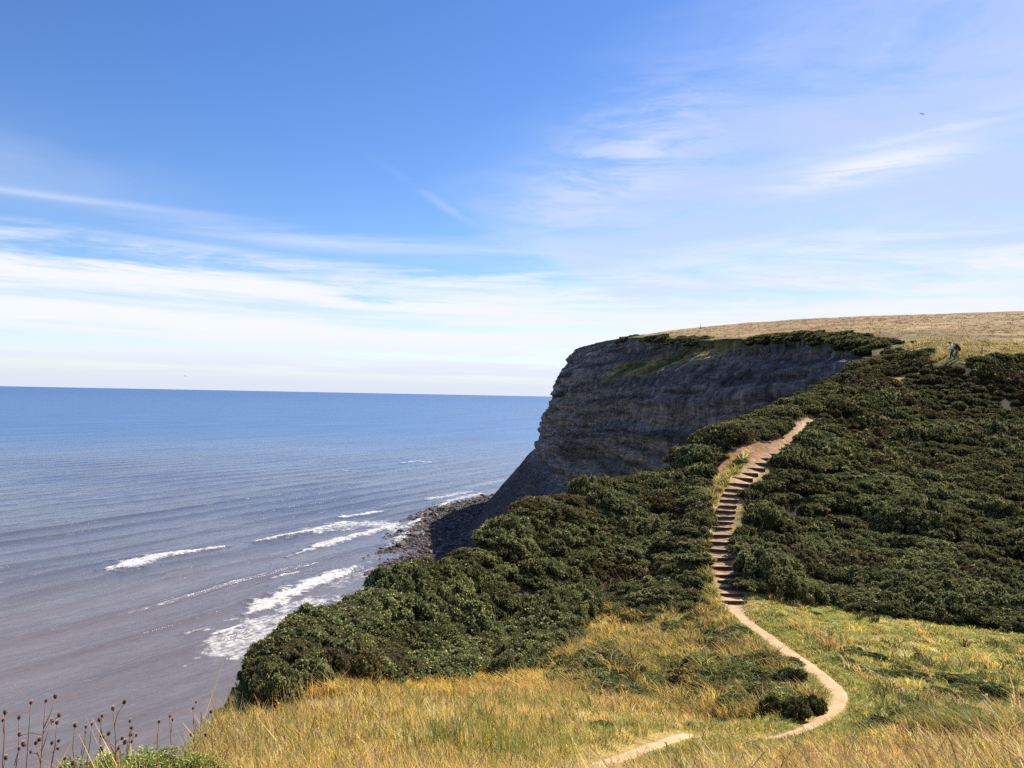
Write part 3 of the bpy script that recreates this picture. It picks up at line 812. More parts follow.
def scatter(poly, spacing, rs, tries=40000, extra=None, jitter=.25):
    x0, y0 = poly.min(0); x1, y1 = poly.max(0)
    n = int((x1-x0)*(y1-y0)/(spacing**2)*14); px = rs.uniform(x0, x1, n); py = rs.uniform(y0, y1, n)
    k = inside(poly, px, py); px, py = px[k], py[k]
    cell = {}; out = []
    for x, y in zip(px, py):
        s = spacing; i, j = int(x//s), int(y//s); ok = True
        for a in (-1, 0, 1):
            for b in (-1, 0, 1):
                for (u, v) in cell.get((i+a, j+b), ()):
                    if (u-x)**2+(v-y)**2 < s*s: ok = False; break
                if not ok: break
            if not ok: break
        if ok: cell.setdefault((i, j), []).append((x, y)); out.append((x, y))
    return np.array(out)


M_GORSE = leaf_mat('gorse shoots', trans=.22, gloss=0, objvar=.22)
M_TWIG = simple_mat('grey brown twig', (.16, .115, .075), .9)


def build_gorse():
    rs = np.random.RandomState(77)
    a = scatter(GORSE_W, .88, rs); b = scatter(GORSE_E, 1.06, rs); c = scatter(RIDGE_N, .95, rs)
    P = np.vstack([a, b, c]); zone = np.r_[np.zeros(len(a)), np.ones(len(b)), np.full(len(c), 2)].astype(int)
    pd = pdist(PATHS[:-40:4], P[:, 0], P[:, 1])
    sc = np.choose(zone, [.80, .92, .8])*np.exp(rs.normal(0, .24, len(P)))*np.where(P[:, 1] > 78, .8, 1)
    sc = np.minimum(sc, .22+pd*.42)
    grow = fbm(P[:, 0]*.2, P[:, 1]*.2, oct=3, seed=88)
    sc = np.clip(sc*(1+.65*grow), .32, 1.35)
    hx, hy = hit(954.5, 358, 60, 200); dxh = P[:, 0]-hx*P[:, 1]/hy
    hum = np.clip(.95+.95*fbm(P[:, 0]*.34, P[:, 1]*.34, oct=2, seed=150), .78, 1.7)
    keep = (pd > .85) & (sc > .3) & ((P[:, 0]-sc*.9)/P[:, 1] > -.352) & ~((np.abs(dxh) < 1.4) & (P[:, 1] > hy-3.2) & (P[:, 1] < hy+1.5)); P, zone, sc, hum = P[keep], zone[keep], sc[keep], hum[keep]
    z = ground(P[:, 0], P[:, 1]); Y = P[:, 1]
    # whether it is in the picture and how large
    u = P[:, 0]/Y*FPX+512; inv = (u > -40) & (u < W+60)
    order = np.argsort(-np.where(inv, sc/np.hypot(P[:, 0], Y), 0)); near = order[:290]; rest = order[290:]
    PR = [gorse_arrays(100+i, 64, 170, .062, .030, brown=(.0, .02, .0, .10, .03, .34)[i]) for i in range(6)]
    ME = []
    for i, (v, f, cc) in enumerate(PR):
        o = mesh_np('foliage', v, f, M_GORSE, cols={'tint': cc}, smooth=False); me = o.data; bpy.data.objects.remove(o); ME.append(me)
    tv, tf = twig_arrays(1); o = mesh_np('bare_twigs', tv, tf, M_TWIG); TW = o.data; bpy.data.objects.remove(o)
    names = {0: ('dark green gorse bush in the thicket between the steps and the sea cliff', 'withered brown gorse bush in the thicket between the steps and the sea cliff', 'gorse bushes seaward of the steps'),
             1: ('dark green gorse bush in the thicket on the slope inland of the steps', 'withered brown gorse bush in the thicket on the slope inland of the steps', 'gorse bushes inland of the steps'),
             2: ('dark green gorse bush on the crest by the headland', 'brown gorse bush on the crest by the headland', 'gorse bushes on the crest')}
    roots = {}
    for i in near:
        bz = fbm(np.array([P[i, 0]*.16]), np.array([P[i, 1]*.16]), oct=3, seed=140)[0]; k = [0, 1, 2, 4, 0, 1, 2, 3, 4][rs.randint(9)] if bz < .27 else [3, 5, 5, 1][rs.randint(4)]
        if k not in roots:
            root = bpy.data.objects.new('gorse_bush', None); fo = bpy.data.objects.new('foliage', ME[k]); tw = bpy.data.objects.new('bare_twigs', TW); roots[k] = (root, fo, tw)
            trio = (root, fo, tw)
        else: trio = tuple(o.copy() for o in roots[k])
        root, fo, tw = trio
        for o in trio: COL.objects.link(o)
        fo.parent = root; tw.parent = root
        root.location = (P[i, 0], P[i, 1], z[i]-.12*sc[i]); root.rotation_euler = (rs.normal(0, .08), rs.normal(0, .08), rs.uniform(0, 6.28))
        s = sc[i]; root.scale = (s*rs.uniform(.9, 1.15), s*rs.uniform(.9, 1.15), min(s, 1.0)*hum[i]*rs.uniform(.85, 1.2))
        lab = names[zone[i]]; br = k in (5,)
        tag(root, lab[1] if br else lab[0], 'bush', lab[2]+(', withered' if br else ''))
    # the farther bushes run together into one thicket
    LO = [gorse_arrays(200+i, 46, 44, .12, .055, brown=(.0, .03, .30, .02)[i]) for i in range(4)]
    V, F, C, b = [], [], [], 0
    for i in rest:
        bz = fbm(np.array([P[i, 0]*.12]), np.array([P[i, 1]*.12]), oct=3, seed=141)[0]; v, f, cc = LO[[0, 1, 3][rs.randint(3)] if bz < .27 else 2]
        t = rs.uniform(0, 6.28); ca, sa = math.cos(t), math.sin(t); s = np.array([sc[i]*1.05, sc[i]*1.05, min(sc[i], 1.0)*hum[i]*rs.uniform(.85, 1.2)])
        q = v*s; q = np.stack([q[:, 0]*ca-q[:, 1]*sa+P[i, 0], q[:, 0]*sa+q[:, 1]*ca+P[i, 1], q[:, 2]+z[i]-.12*sc[i]], 1)
        V.append(q); F.append(f+b); b += len(v)
        C.append(cc*rs.uniform(.72, 1.28)*np.array([rs.uniform(.9, 1.15), 1, 1]))
    # scrub along the rim of the headland
    n = 900; k = rs.rand(n); ed = smooth_line(CL_E[2:8], 400); q = ed[(k*399).astype(int)]; jx = rs.uniform(-1.8, 6.5, n)*rs.uniform(.2, 1, n); jy = rs.normal(0, 1.5, n)
    rx, ry = q[:, 0]+jx, q[:, 1]+jy; rz = np.where(jx < .6, G0(rx, ry)-np.maximum(0, .6-jx)*.7, ground(rx, ry))
    kk = (fbm(rx*.07, ry*.04, oct=3, seed=64) > np.where(ry > 185, .08, -.2)) & (ry < 300)
    for x, y, zz in zip(rx[kk], ry[kk], rz[kk]):
        v, f, cc = LO[rs.randint(4)]; s = rs.uniform(.35, .85 if y > 180 else 1.1)*np.array([1.2, 1.3, .8]); V.append(v*s+np.array([x, y, zz-.15])); F.append(f+b); b += len(v); C.append(cc*rs.uniform(.75, 1.3))
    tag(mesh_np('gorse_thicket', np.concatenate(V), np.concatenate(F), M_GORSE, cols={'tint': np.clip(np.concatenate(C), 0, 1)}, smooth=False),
        'dense dark gorse thicket covering the upper hillside and the headland rim', kind='stuff')

    return PR


# ------------------------------------------------------------------ single shrubs
def build_shrubs(PR):
    rs = np.random.RandomState(3)
    def shrub(name, px, hpx, label, cat='bush', seed=0, mul=(1, 1, 1), squash=1.0, Y=None):
        x, y = hit(*px) if Y is None else at(px[0], px[1], Y)[:2]
        z = float(ground(np.array([x]), np.array([y]))[0]); s = hpx/FPX*y/1.4
        root = empty(name, (x, y, z-.06*s), rs.uniform(0, 6.28))
        v, f, c = gorse_arrays(300+seed, 40, 900 if y < 6 else 210, (.026 if y < 6 else .075/max(s, .3)*.55), (.011 if y < 6 else .032/max(s, .3)*.55), brown=.04, core=.5 if y < 6 else .84)
        mesh_np('foliage', v*s*np.array([squash*.85, squash*.66, 1.0])*(1+.22*fbm(v[:, 0]*1.3, v[:, 1]*1.3, v[:, 2]*1.3, oct=2, seed=seed+60)[:, None]), f, M_GORSE, cols={'tint': np.clip(c*np.array(mul), 0, 1)}, smooth=False, parent=root)
        tv, tf = twig_arrays(seed, 14); mesh_np('bare_twigs', tv*s*np.array([squash*.85, squash*.66, 1.0]), tf, M_TWIG, parent=root)
        return tag(root, label, cat, 'low shrubs in the grass')
    shrub('gorse_bush', (772, 713), 20, 'low dark bush touching two others inside the bend of the path, on their seaward side', seed=1, mul=(.5, .5, .5))  # low mul paints shade into the leaf colour of these three bushes
    shrub('gorse_bush', (796, 717), 25, 'roundest dark bush, middle of three inside the bend of the path', seed=2, mul=(.45, .45, .45))
    shrub('gorse_bush', (815, 709), 18, 'small dark bush closest to the hairpin bend of the dirt path', seed=3, mul=(.5, .55, .5))
    shrub('gorse_bush', (790, 684), 22, 'dark bush with pale bare branches beside the straight part of the path', seed=4, mul=(.6, .6, .6))
    shrub('gorse_bush', (602, 729), 9, 'tiny dark shrub alone in the golden grass above the near path', seed=5, squash=1.7, mul=(.8, .7, .7))
    shrub('gorse_bush', (1003, 699), 20, 'dark green shrub in the rough meadow at the edge of view', seed=6, squash=1.35, mul=(.7, .8, .7))
    shrub('gorse_bush', (690, 678), 14, 'broad low green brown shrub in the hollow beside the dirt path', seed=7, squash=2.6, mul=(1.1, .9, .8))
    shrub('gorse_bush', (610, 668), 17, 'ragged shrub at the foot of the thicket in the grassy hollow', seed=8, squash=2.2)
    shrub('gorse_bush', (905, 719), 10, 'flat dark shrub low in the green meadow past the bend', seed=9, squash=2.0, mul=(.9, 1, .9))
    shrub('gorse_bush', (800, 441), 10, 'round bush at the top of the steps', seed=10)
    shrub('gorse_bush', (741, 461), 7, 'small green tuft of gorse on the bare earth by the upper steps', seed=11, squash=1.6, mul=(1.3, 1.4, 1.2))
    shrub('gorse_bush', (110, 792), 80, 'green low bush under the dead knapweed stems', seed=12, squash=1.7, mul=(1.0, 1.15, .8), Y=3.9)
    shrub('gorse_bush', (165, 806), 66, 'yellow green bushy growth beside the green low bush', seed=13, squash=1.4, mul=(1.5, 1.4, .8), Y=4.1)


# ------------------------------------------------------------------ grass
M_GRASS = leaf_mat('grass blade', trans=.45, gloss=.12)


def blades(x, y, h, w, az, lean, curl, col, head=None, hc=None):
    """ribbons of two quads, tips drawn out; head>0 swells the upper part into a seed head"""
    n = len(x); z = ground(x, y)-.02
    p = np.stack([x, y, z], 1); fa = RS.uniform(0, math.pi, n); sd = np.stack([np.cos(fa), np.sin(fa), 0*fa], 1)*(w*.5)[:, None]
    d = np.stack([np.sin(az), np.cos(az), 0*az], 1)
    m = p+d*(h*lean*.42)[:, None]+np.array([0, 0, 1])*(h*.60)[:, None]
    q = p+d*(h*(lean+curl))[:, None]+np.array([0, 0, 1])*(h*np.sqrt(np.clip(1-(lean*.7)**2, .2, 1)))[:, None]
    if head is None: head = np.zeros(n)
    s1 = sd*.85; s2 = sd*(.18+head[:, None])
    v = np.stack([p-sd, p+sd, m-s1, m+s1, q-s2, q+s2], 1).reshape(-1, 3)
    b = np.arange(n)[:, None]*6
    f = np.concatenate([b+np.array([0, 1, 3, 2]), b+np.array([2, 3, 5, 4])])
    c0 = col; c2 = col*1.08 if hc is None else np.where(head[:, None] > .3, hc, col*1.08)
    c = np.stack([c0, c0, col, col, c2, c2], 1).reshape(-1, 3)
    return v, f, np.clip(c, .005, .9)


def polar_pts(n, poly, rs, y0, y1, az0=-.75, az1=.75, pw=2.0):
    """points spread ever thinner with distance"""
    out = np.zeros((0, 2))
    while len(out) < n:
        a = rs.uniform(az0, az1, n); u = rs.rand(n)
        r = y0*(y1/y0)**u if pw == 2 else (y0**(2-pw)+u*(y1**(2-pw)-y0**(2-pw)))**(1/(2-pw))
        p = np.stack([r*np.sin(a), r*np.cos(a)], 1); p = p[inside(poly, p[:, 0], p[:, 1])]
        if len(p) == 0: break
        out = np.vstack([out, p])
    return out[:n]


def pal(rs, n, cols, wts):
    k = rs.choice(len(cols), n, p=np.array(wts)/sum(wts))
    return np.array(cols)[k]*rs.uniform(.72, 1.28, (n, 1))


def join(parts):
    V, F, C, b = [], [], [], 0
    for v, f, c in parts: V.append(v); F.append(f+b); C.append(c); b += len(v)
    return np.concatenate(V), np.concatenate(F), np.concatenate(C)


STRAW, PALE, OLIVE, GREEN, RUST, DARK, HEADC = (.74,.50,.13), (.82,.63,.30), (.36,.30,.065), (.15,.18,.035), (.36,.18,.07), (.05,.05,.018), (.33,.18,.11)


def build_grass():
    rs = np.random.RandomState(9)
    # --- golden meadow round the viewpoint
    def gold(ncl, per, y0, y1, hs, spread):
        c = polar_pts(ncl, GOLD, rs, y0, y1); m = len(c); pt = fbm(c[:, 0]*.45, c[:, 1]*.45, oct=3, seed=120); right = sstep(-.05, .35, c[:, 0]/c[:, 1])
        cc = pal(rs, m, [STRAW, PALE, OLIVE, GREEN, RUST], [.38, .15, .25, .16, .06])
        gm = (rs.rand(m) < sstep(-.05, .4, pt)*.8)[:, None]; cc = np.where(gm, pal(rs, m, [GREEN, OLIVE, (.33,.28,.07)], [.35, .4, .25]), cc)
        rd = (rs.rand(m) < .5*right)[:, None]; cc = np.where(rd, pal(rs, m, [(.40,.26,.12), PALE, OLIVE, (.14,.12,.04), STRAW, GREEN], [.2, .18, .24, .12, .16, .1]), cc)
        hh = hs*np.exp(rs.normal(0, .28, m))*(1+.45*pt); i = np.repeat(np.arange(m), per); n = len(i)
        a = rs.uniform(0, 6.28, n); q = np.sqrt(rs.rand(n))*spread*rs.uniform(.5, 1.5, m)[i]; x = c[i, 0]+q*np.sin(a); y = c[i, 1]+q*np.cos(a)
        pd = pdist(PATHS[::4], x, y); k = (pd > .38) & (coast(x, y) > -.7); i, x, y, pd, a = i[k], x[k], y[k], pd[k], a[k]; n = len(x); r = np.hypot(x, y); rt = right[i]
        col = cc[i]*rs.uniform(.7, 1.3, (n, 1)); o = rs.rand(n) < .2; col[o] = pal(rs, o.sum(), [STRAW, PALE, OLIVE], [.5, .3, .2])
        h = hh[i]*rs.uniform(.55, 1.2, n)*np.clip(.25+pd*.16, .3, 1); st = (rs.rand(n) < .035+.05*rt) & (r > 7); h = np.where(st, h*1.55, h)
        w = np.maximum(.0042, r*.00075)*rs.uniform(.7, 1.4, n)
        az = np.where(rs.rand(n) < .2+.5*rt, rs.normal(-1.35, .55, n), a+rs.normal(0, .8, n))
        lean = np.abs(rs.normal(.16, .14, n))+.22*rt*rs.rand(n); curl = np.abs(rs.normal(.14, .14, n))
        head = np.where(st | (rs.rand(n) < .08), rs.uniform(.7, 1.5, n), 0)
        return blades(x, y, h, w, az, lean, curl, col, head, np.tile(HEADC, (n, 1))*rs.uniform(.5, 1.5, (n, 1)))
    def emit(name, parts, label):
        v, f, c = join(parts); tag(mesh_np(name, v, f, M_GRASS, cols={'tint': c}, smooth=False), label, kind='stuff')
    emit('dry_grass', [gold(4200, 18, 3.6, 9, .22, .08), gold(7600, 18, 6.0, 25, .29, .12), gold(4600, 14, 8, 26, .17, .16)], 'tall golden dry grass with seed heads round the viewpoint')
    # --- tussocks: blades fanning from shared centres
    def tuss(poly, ncl, per, y0, y1, hs, cols, wts, spread=.16, wk=.0008, pmask=None, lay=.35, near_path=.5, pw=2.0):
        c = polar_pts(ncl, poly, rs, y0, y1, pw=pw); c = c[~inside(BARE, c[:, 0], c[:, 1]) | (rs.rand(len(c)) < .25)]; pd = pdist(PATHS[::3], c[:, 0], c[:, 1]); c = c[pd > near_path]
        if pmask is not None: c = c[pmask(c[:, 0], c[:, 1])]
        m = len(c); hh = hs*np.exp(rs.normal(0, .35, m)); cc = pal(rs, m, cols, wts); sp = spread*rs.uniform(.5, 1.6, m)
        i = np.repeat(np.arange(m), per); n = len(i); a = rs.uniform(0, 6.28, n); q = np.sqrt(rs.rand(n))*sp[i]
        x = c[i, 0]+q*np.sin(a); y = c[i, 1]+q*np.cos(a); r = np.hypot(x, y)
        az = np.where(rs.rand(n) < lay, rs.normal(-1.2, .6, n), a+rs.normal(0, .5, n))
        col = cc[i]*rs.uniform(.7, 1.3, (n, 1)); k = rs.rand(n) < .22; col[k] = pal(rs, k.sum(), cols, wts)
        return blades(x, y, hh[i]*rs.uniform(.6, 1.15, n), np.maximum(.005, r*wk)*rs.uniform(.7, 1.3, n), az, np.abs(rs.normal(.35, .2, n)), np.abs(rs.normal(.3, .2, n)), col)
    nz = lambda s, sd, lo: (lambda x, y: fbm(x*s, y*s, oct=3, seed=sd) > lo)
    emit('rough_grass', [
        tuss(DELL, 1900, 22, 17, 46, .25, [OLIVE, STRAW, GREEN, RUST, DARK], [.26, .2, .2, .12, .22], .22),
        tuss(DELL, 300, 46, 17, 46, .40, [OLIVE, STRAW, DARK, (.16,.12,.045)], [.25, .35, .15, .25], .30, pmask=nz(.3, 5, 0)),
        tuss(GOLD, 420, 24, 9, 26, .34, [GREEN, OLIVE, (.16,.19,.04)], [.4, .3, .3], .22, pmask=nz(.22, 7, .05)),
        ], 'tangled green and straw coloured tussocks in the hollow beside the path')
    emit('meadow_grass', [
        tuss(MEADOW, 6500, 16, 16, 48, .10, [(.30,.33,.07), GREEN, (.46,.42,.10), STRAW], [.36, .16, .3, .18], .20, near_path=.42),
        tuss(MEADOW, 420, 26, 17, 48, .30, [STRAW, PALE, OLIVE, RUST], [.4, .2, .3, .1], .24, pmask=nz(.2, 17, .0), near_path=.9),
        tuss(MEADOW, 500, 24, 17, 48, .3, [DARK, GREEN, (.09,.085,.03)], [.3, .4, .3], .25, pmask=nz(.27, 27, .05), near_path=.9),
        ], 'short green and yellow grass of the meadow inland of the path')
    crest = region([(925,364),(960,366),(1000,364),(1040,362),(1200,350),(1200,335),(1024,338),(930,340),(905,344)])
    gz = [(.10,.085,.03), (.16,.115,.05), GREEN, (.20,.16,.06)]
    emit('undergrowth', [tuss(crest, 700, 16, 80, 105, .3, gz, [.3, .25, .25, .2], .35, wk=.0007, near_path=0, pw=0.0), tuss(GORSE_W, 1500, 12, 14, 80, .34, gz, [.3, .25, .25, .2], .3, pw=1.0), tuss(GORSE_E, 1500, 12, 30, 95, .36, gz, [.3, .25, .25, .2], .35, wk=.0007, pw=1.0)], 'low dead grass and bracken between the gorse bushes')
    strawb = region([(748,604),(800,612),(850,620),(900,624),(1024,632),(1100,635),(1024,648),(940,645),(900,655),(840,655),(800,645),(760,625)])
    bandw = region([(905,722),(960,716),(1024,708),(1100,700),(1100,735),(1024,742),(960,746),(905,745)])
    emit('tall_grass', [
        tuss(strawb, 420, 26, 22, 48, .36, [STRAW, PALE, RUST, OLIVE], [.42, .25, .18, .15], .26, near_path=.8, pmask=nz(.22, 37, -.12)),
        tuss(bandw, 520, 34, 9, 20, .36, [(.20,.20,.05), OLIVE, STRAW, DARK], [.4, .3, .15, .15], .22, wk=.0007, pmask=nz(.6, 39, -.2)),
        tuss(VERGE, 1300, 22, 34, 72, .30, [(.24,.21,.06), OLIVE, GREEN, STRAW, PALE], [.28, .24, .2, .2, .08], .24, near_path=.74, pw=1.0),
        ], 'taller straw and yellow green grass along the steps and under the bushes')
    edge = np.repeat(PATHS[:175], 14, 0); sgn = np.where(rs.rand(len(edge)) < .5, 1, -1)*(.36+np.abs(rs.normal(0, .55, len(edge))))
    tg = np.repeat(np.gradient(PATHS, axis=0)[:175], 14, 0); tg /= np.hypot(*tg.T)[:, None]; ec = edge+np.stack([tg[:, 1], -tg[:, 0]], 1)*sgn[:, None]+rs.normal(0, .06, edge.shape)
    i = np.repeat(np.arange(len(ec)), 16); n = len(i); a = rs.uniform(0, 6.28, n); q = np.sqrt(rs.rand(n))*.17; x = ec[i, 0]+q*np.sin(a); y = ec[i, 1]+q*np.cos(a); kp = pdist(PATHS[::3], x, y) > .27; i, x, y, a = i[kp], x[kp], y[kp], a[kp]; n = len(x)
    cc = pal(rs, len(ec), [(.28,.31,.07), GREEN, (.44,.38,.09), STRAW, DARK], [.34, .2, .24, .14, .08]); r = np.hypot(x, y)
    emit('path_edge_grass', [blades(x, y, rs.uniform(.04, .13, n)*(1+.5*(np.abs(sgn[i]) > .7)), np.maximum(.005, r*.0008)*rs.uniform(.7, 1.3, n), a, np.abs(rs.normal(.35, .2, n)), np.abs(rs.normal(.25, .2, n)), cc[i]*rs.uniform(.7, 1.3, (n, 1)))],
         'short trodden grass along both edges of the dirt path')
    band = region([(300,700),(330,684),(360,668),(450,656),(560,656),(580,690),(560,706),(450,700),(380,702)])
    emit('ochre_grass', [tuss(band, 1500, 22, 13, 32, .26, [(.62,.42,.10), STRAW, OLIVE, RUST], [.4, .25, .25, .1], .2, pw=0.0)], 'ochre grass right under the seaward gorse thicket')
    # --- headland field and crest
    fld = np.array([(48,96),(62,128),(62,160),(58,200),(52,250),(46,300),(260,300),(240,130),(160,80),(95,86),(70,92)], float)
    emit('stubble_grass', [
        tuss(fld, 4200, 9, 95, 300, .20, [(.30,.205,.10), (.25,.165,.08), (.23,.17,.075)], [.5, .3, .2], .6, wk=.0007, near_path=0),
        tuss(crest, 900, 18, 84, 150, .36, [(.42,.29,.11), (.46,.35,.17), OLIVE, (.16,.15,.05)], [.35, .2, .25, .2], .5, wk=.0007, near_path=0),
        ], 'dry brown grass of the headland field and its crest')
    # --- dead stalks standing above the grass by the seaward bush
    n = 110; u = rs.uniform(205, 330, n); Y = np.interp(u, [205, 330], [8, 14])+rs.normal(0, 1.2, n); x = (u-512)/FPX*Y; k = coast(x, Y) > -.6; x, Y = x[k], Y[k]; n = len(x)
    h = rs.uniform(.3, .62, n)*np.where(rs.rand(n) < .12, 1.5, 1)
    emit('dead_stalks', [blades(x, Y, h, rs.uniform(.006, .011, n), rs.normal(-1, 1, n), np.abs(rs.normal(.1, .1, n)), np.abs(rs.normal(.06, .1, n)),
         pal(rs, n, [(.42,.20,.08), STRAW, PALE], [.5, .25, .25]), np.where(rs.rand(n) < .5, rs.uniform(.5, 1.2, n), 0), np.tile((.30,.15,.07), (n, 1)))],
         'orange dead stalks standing in the grass before the seaward bush')


def build_bramble():
    """low leafy ground cover in the hollow"""
    rs = np.random.RandomState(55); V, F, C, b = [], [], [], 0
    c = polar_pts(240, DELL, rs, 17, 44); c = c[(pdist(PATHS[::3], c[:, 0], c[:, 1]) > .9) & (fbm(c[:, 0]*.35, c[:, 1]*.35, oct=3, seed=71) > -.12)]
    e = polar_pts(170, MEADOW, rs, 17, 44); e = e[(pdist(PATHS[::3], e[:, 0], e[:, 1]) > 1.2) & (fbm(e[:, 0]*.25, e[:, 1]*.25, oct=3, seed=72) > .0)]
    pro = [gorse_arrays(400+i, 16, 150, .10, .05, brown=(.05, .25, .1)[i]) for i in range(3)]
    for k, (x, y) in enumerate(np.vstack([c, e])):
        v, f, cc = pro[rs.randint(3)]; s = rs.uniform(.18, .5)*(1 if k < len(c) else .7); t = rs.uniform(0, 6.28)
        q = v*np.array([1.5, 1.0, .62])*s; q = np.stack([q[:, 0]*math.cos(t)-q[:, 1]*math.sin(t)+x, q[:, 0]*math.sin(t)+q[:, 1]*math.cos(t)+y, q[:, 2]+float(ground(np.array([x]), np.array([y]))[0])-.03], 1)
        V.append(q); F.append(f+b); b += len(v); C.append(cc*rs.uniform(.6, 1.3)*np.array([1, rs.uniform(.85, 1.1), .9]))
    tag(mesh_np('bramble_cover', np.concatenate(V), np.concatenate(F), M_GORSE, cols={'tint': np.clip(np.concatenate(C), 0, 1)}, smooth=False),
        'low dark bramble and leafy ground cover spread through the hollow and meadow', kind='stuff')

# ------------------------------------------------------------------ dirt path and steps
ORD = ('bottom,second,third,fourth,fifth,sixth,seventh,eighth,ninth,tenth,eleventh,twelfth,thirteenth,fourteenth,fifteenth,sixteenth,seventeenth,eighteenth,nineteenth,'
       'twentieth,twenty-first,twenty-second,twenty-third,twenty-fourth,twenty-fifth,twenty-sixth,topmost').split(',')


def earth_mat():
    m, t, out = material('trodden earth')
    pos = t.n('ShaderNodeNewGeometry').outputs['Position']
    a = t.noise(pos, 1.3, 6, .6); b = t.noise(pos, 22, 5, .65); c = t.noise(pos, 60, 2, .5)
    col = t.mix(t.ramp(a, .3, .7), (.38,.25,.13), (.50,.345,.20)); col = t.mix(1.0, col, t.ramp(b, .3, .7, .8, 1.18, False), 'MULTIPLY')
    principled(t, out, col, .95, t.bump(t.math('ADD', b, t.math('MULTIPLY', c, .5)), .5, .03), .1)
    return m


def ribbon(name, pl, wid, mat, crown=.035, cross=9, seed=1, lift=.035):
    n = len(pl); tg = np.gradient(pl, axis=0); tg /= np.hypot(*tg.T)[:, None]; nr = np.stack([tg[:, 1], -tg[:, 0]], 1)
    k = np.linspace(-1, 1, cross); s = np.arange(n)*.55
    lw = wid*(1+.30*fbm(s, s*0+seed, oct=3, seed=seed)); rw = wid*(1+.22*fbm(s, s*0+seed+9, oct=3, seed=seed+4))
    off = np.where(k[None] < 0, k[None]*lw[:, None], k[None]*rw[:, None])*.5
    X = pl[:, :1]+nr[:, :1]*off; Y = pl[:, 1:]+nr[:, 1:]*off; Z = ground(X, Y)
    zc = ground(pl[:, 0], pl[:, 1])[:, None]; Z = np.maximum(.35*Z+.65*zc, Z)+lift-crown*k[None]**4*2.2-.02*(1-k[None]**2)
    return mesh_np(name, np.stack([X, Y, Z], -1).reshape(-1, 3), grid_faces(n, cross), mat)


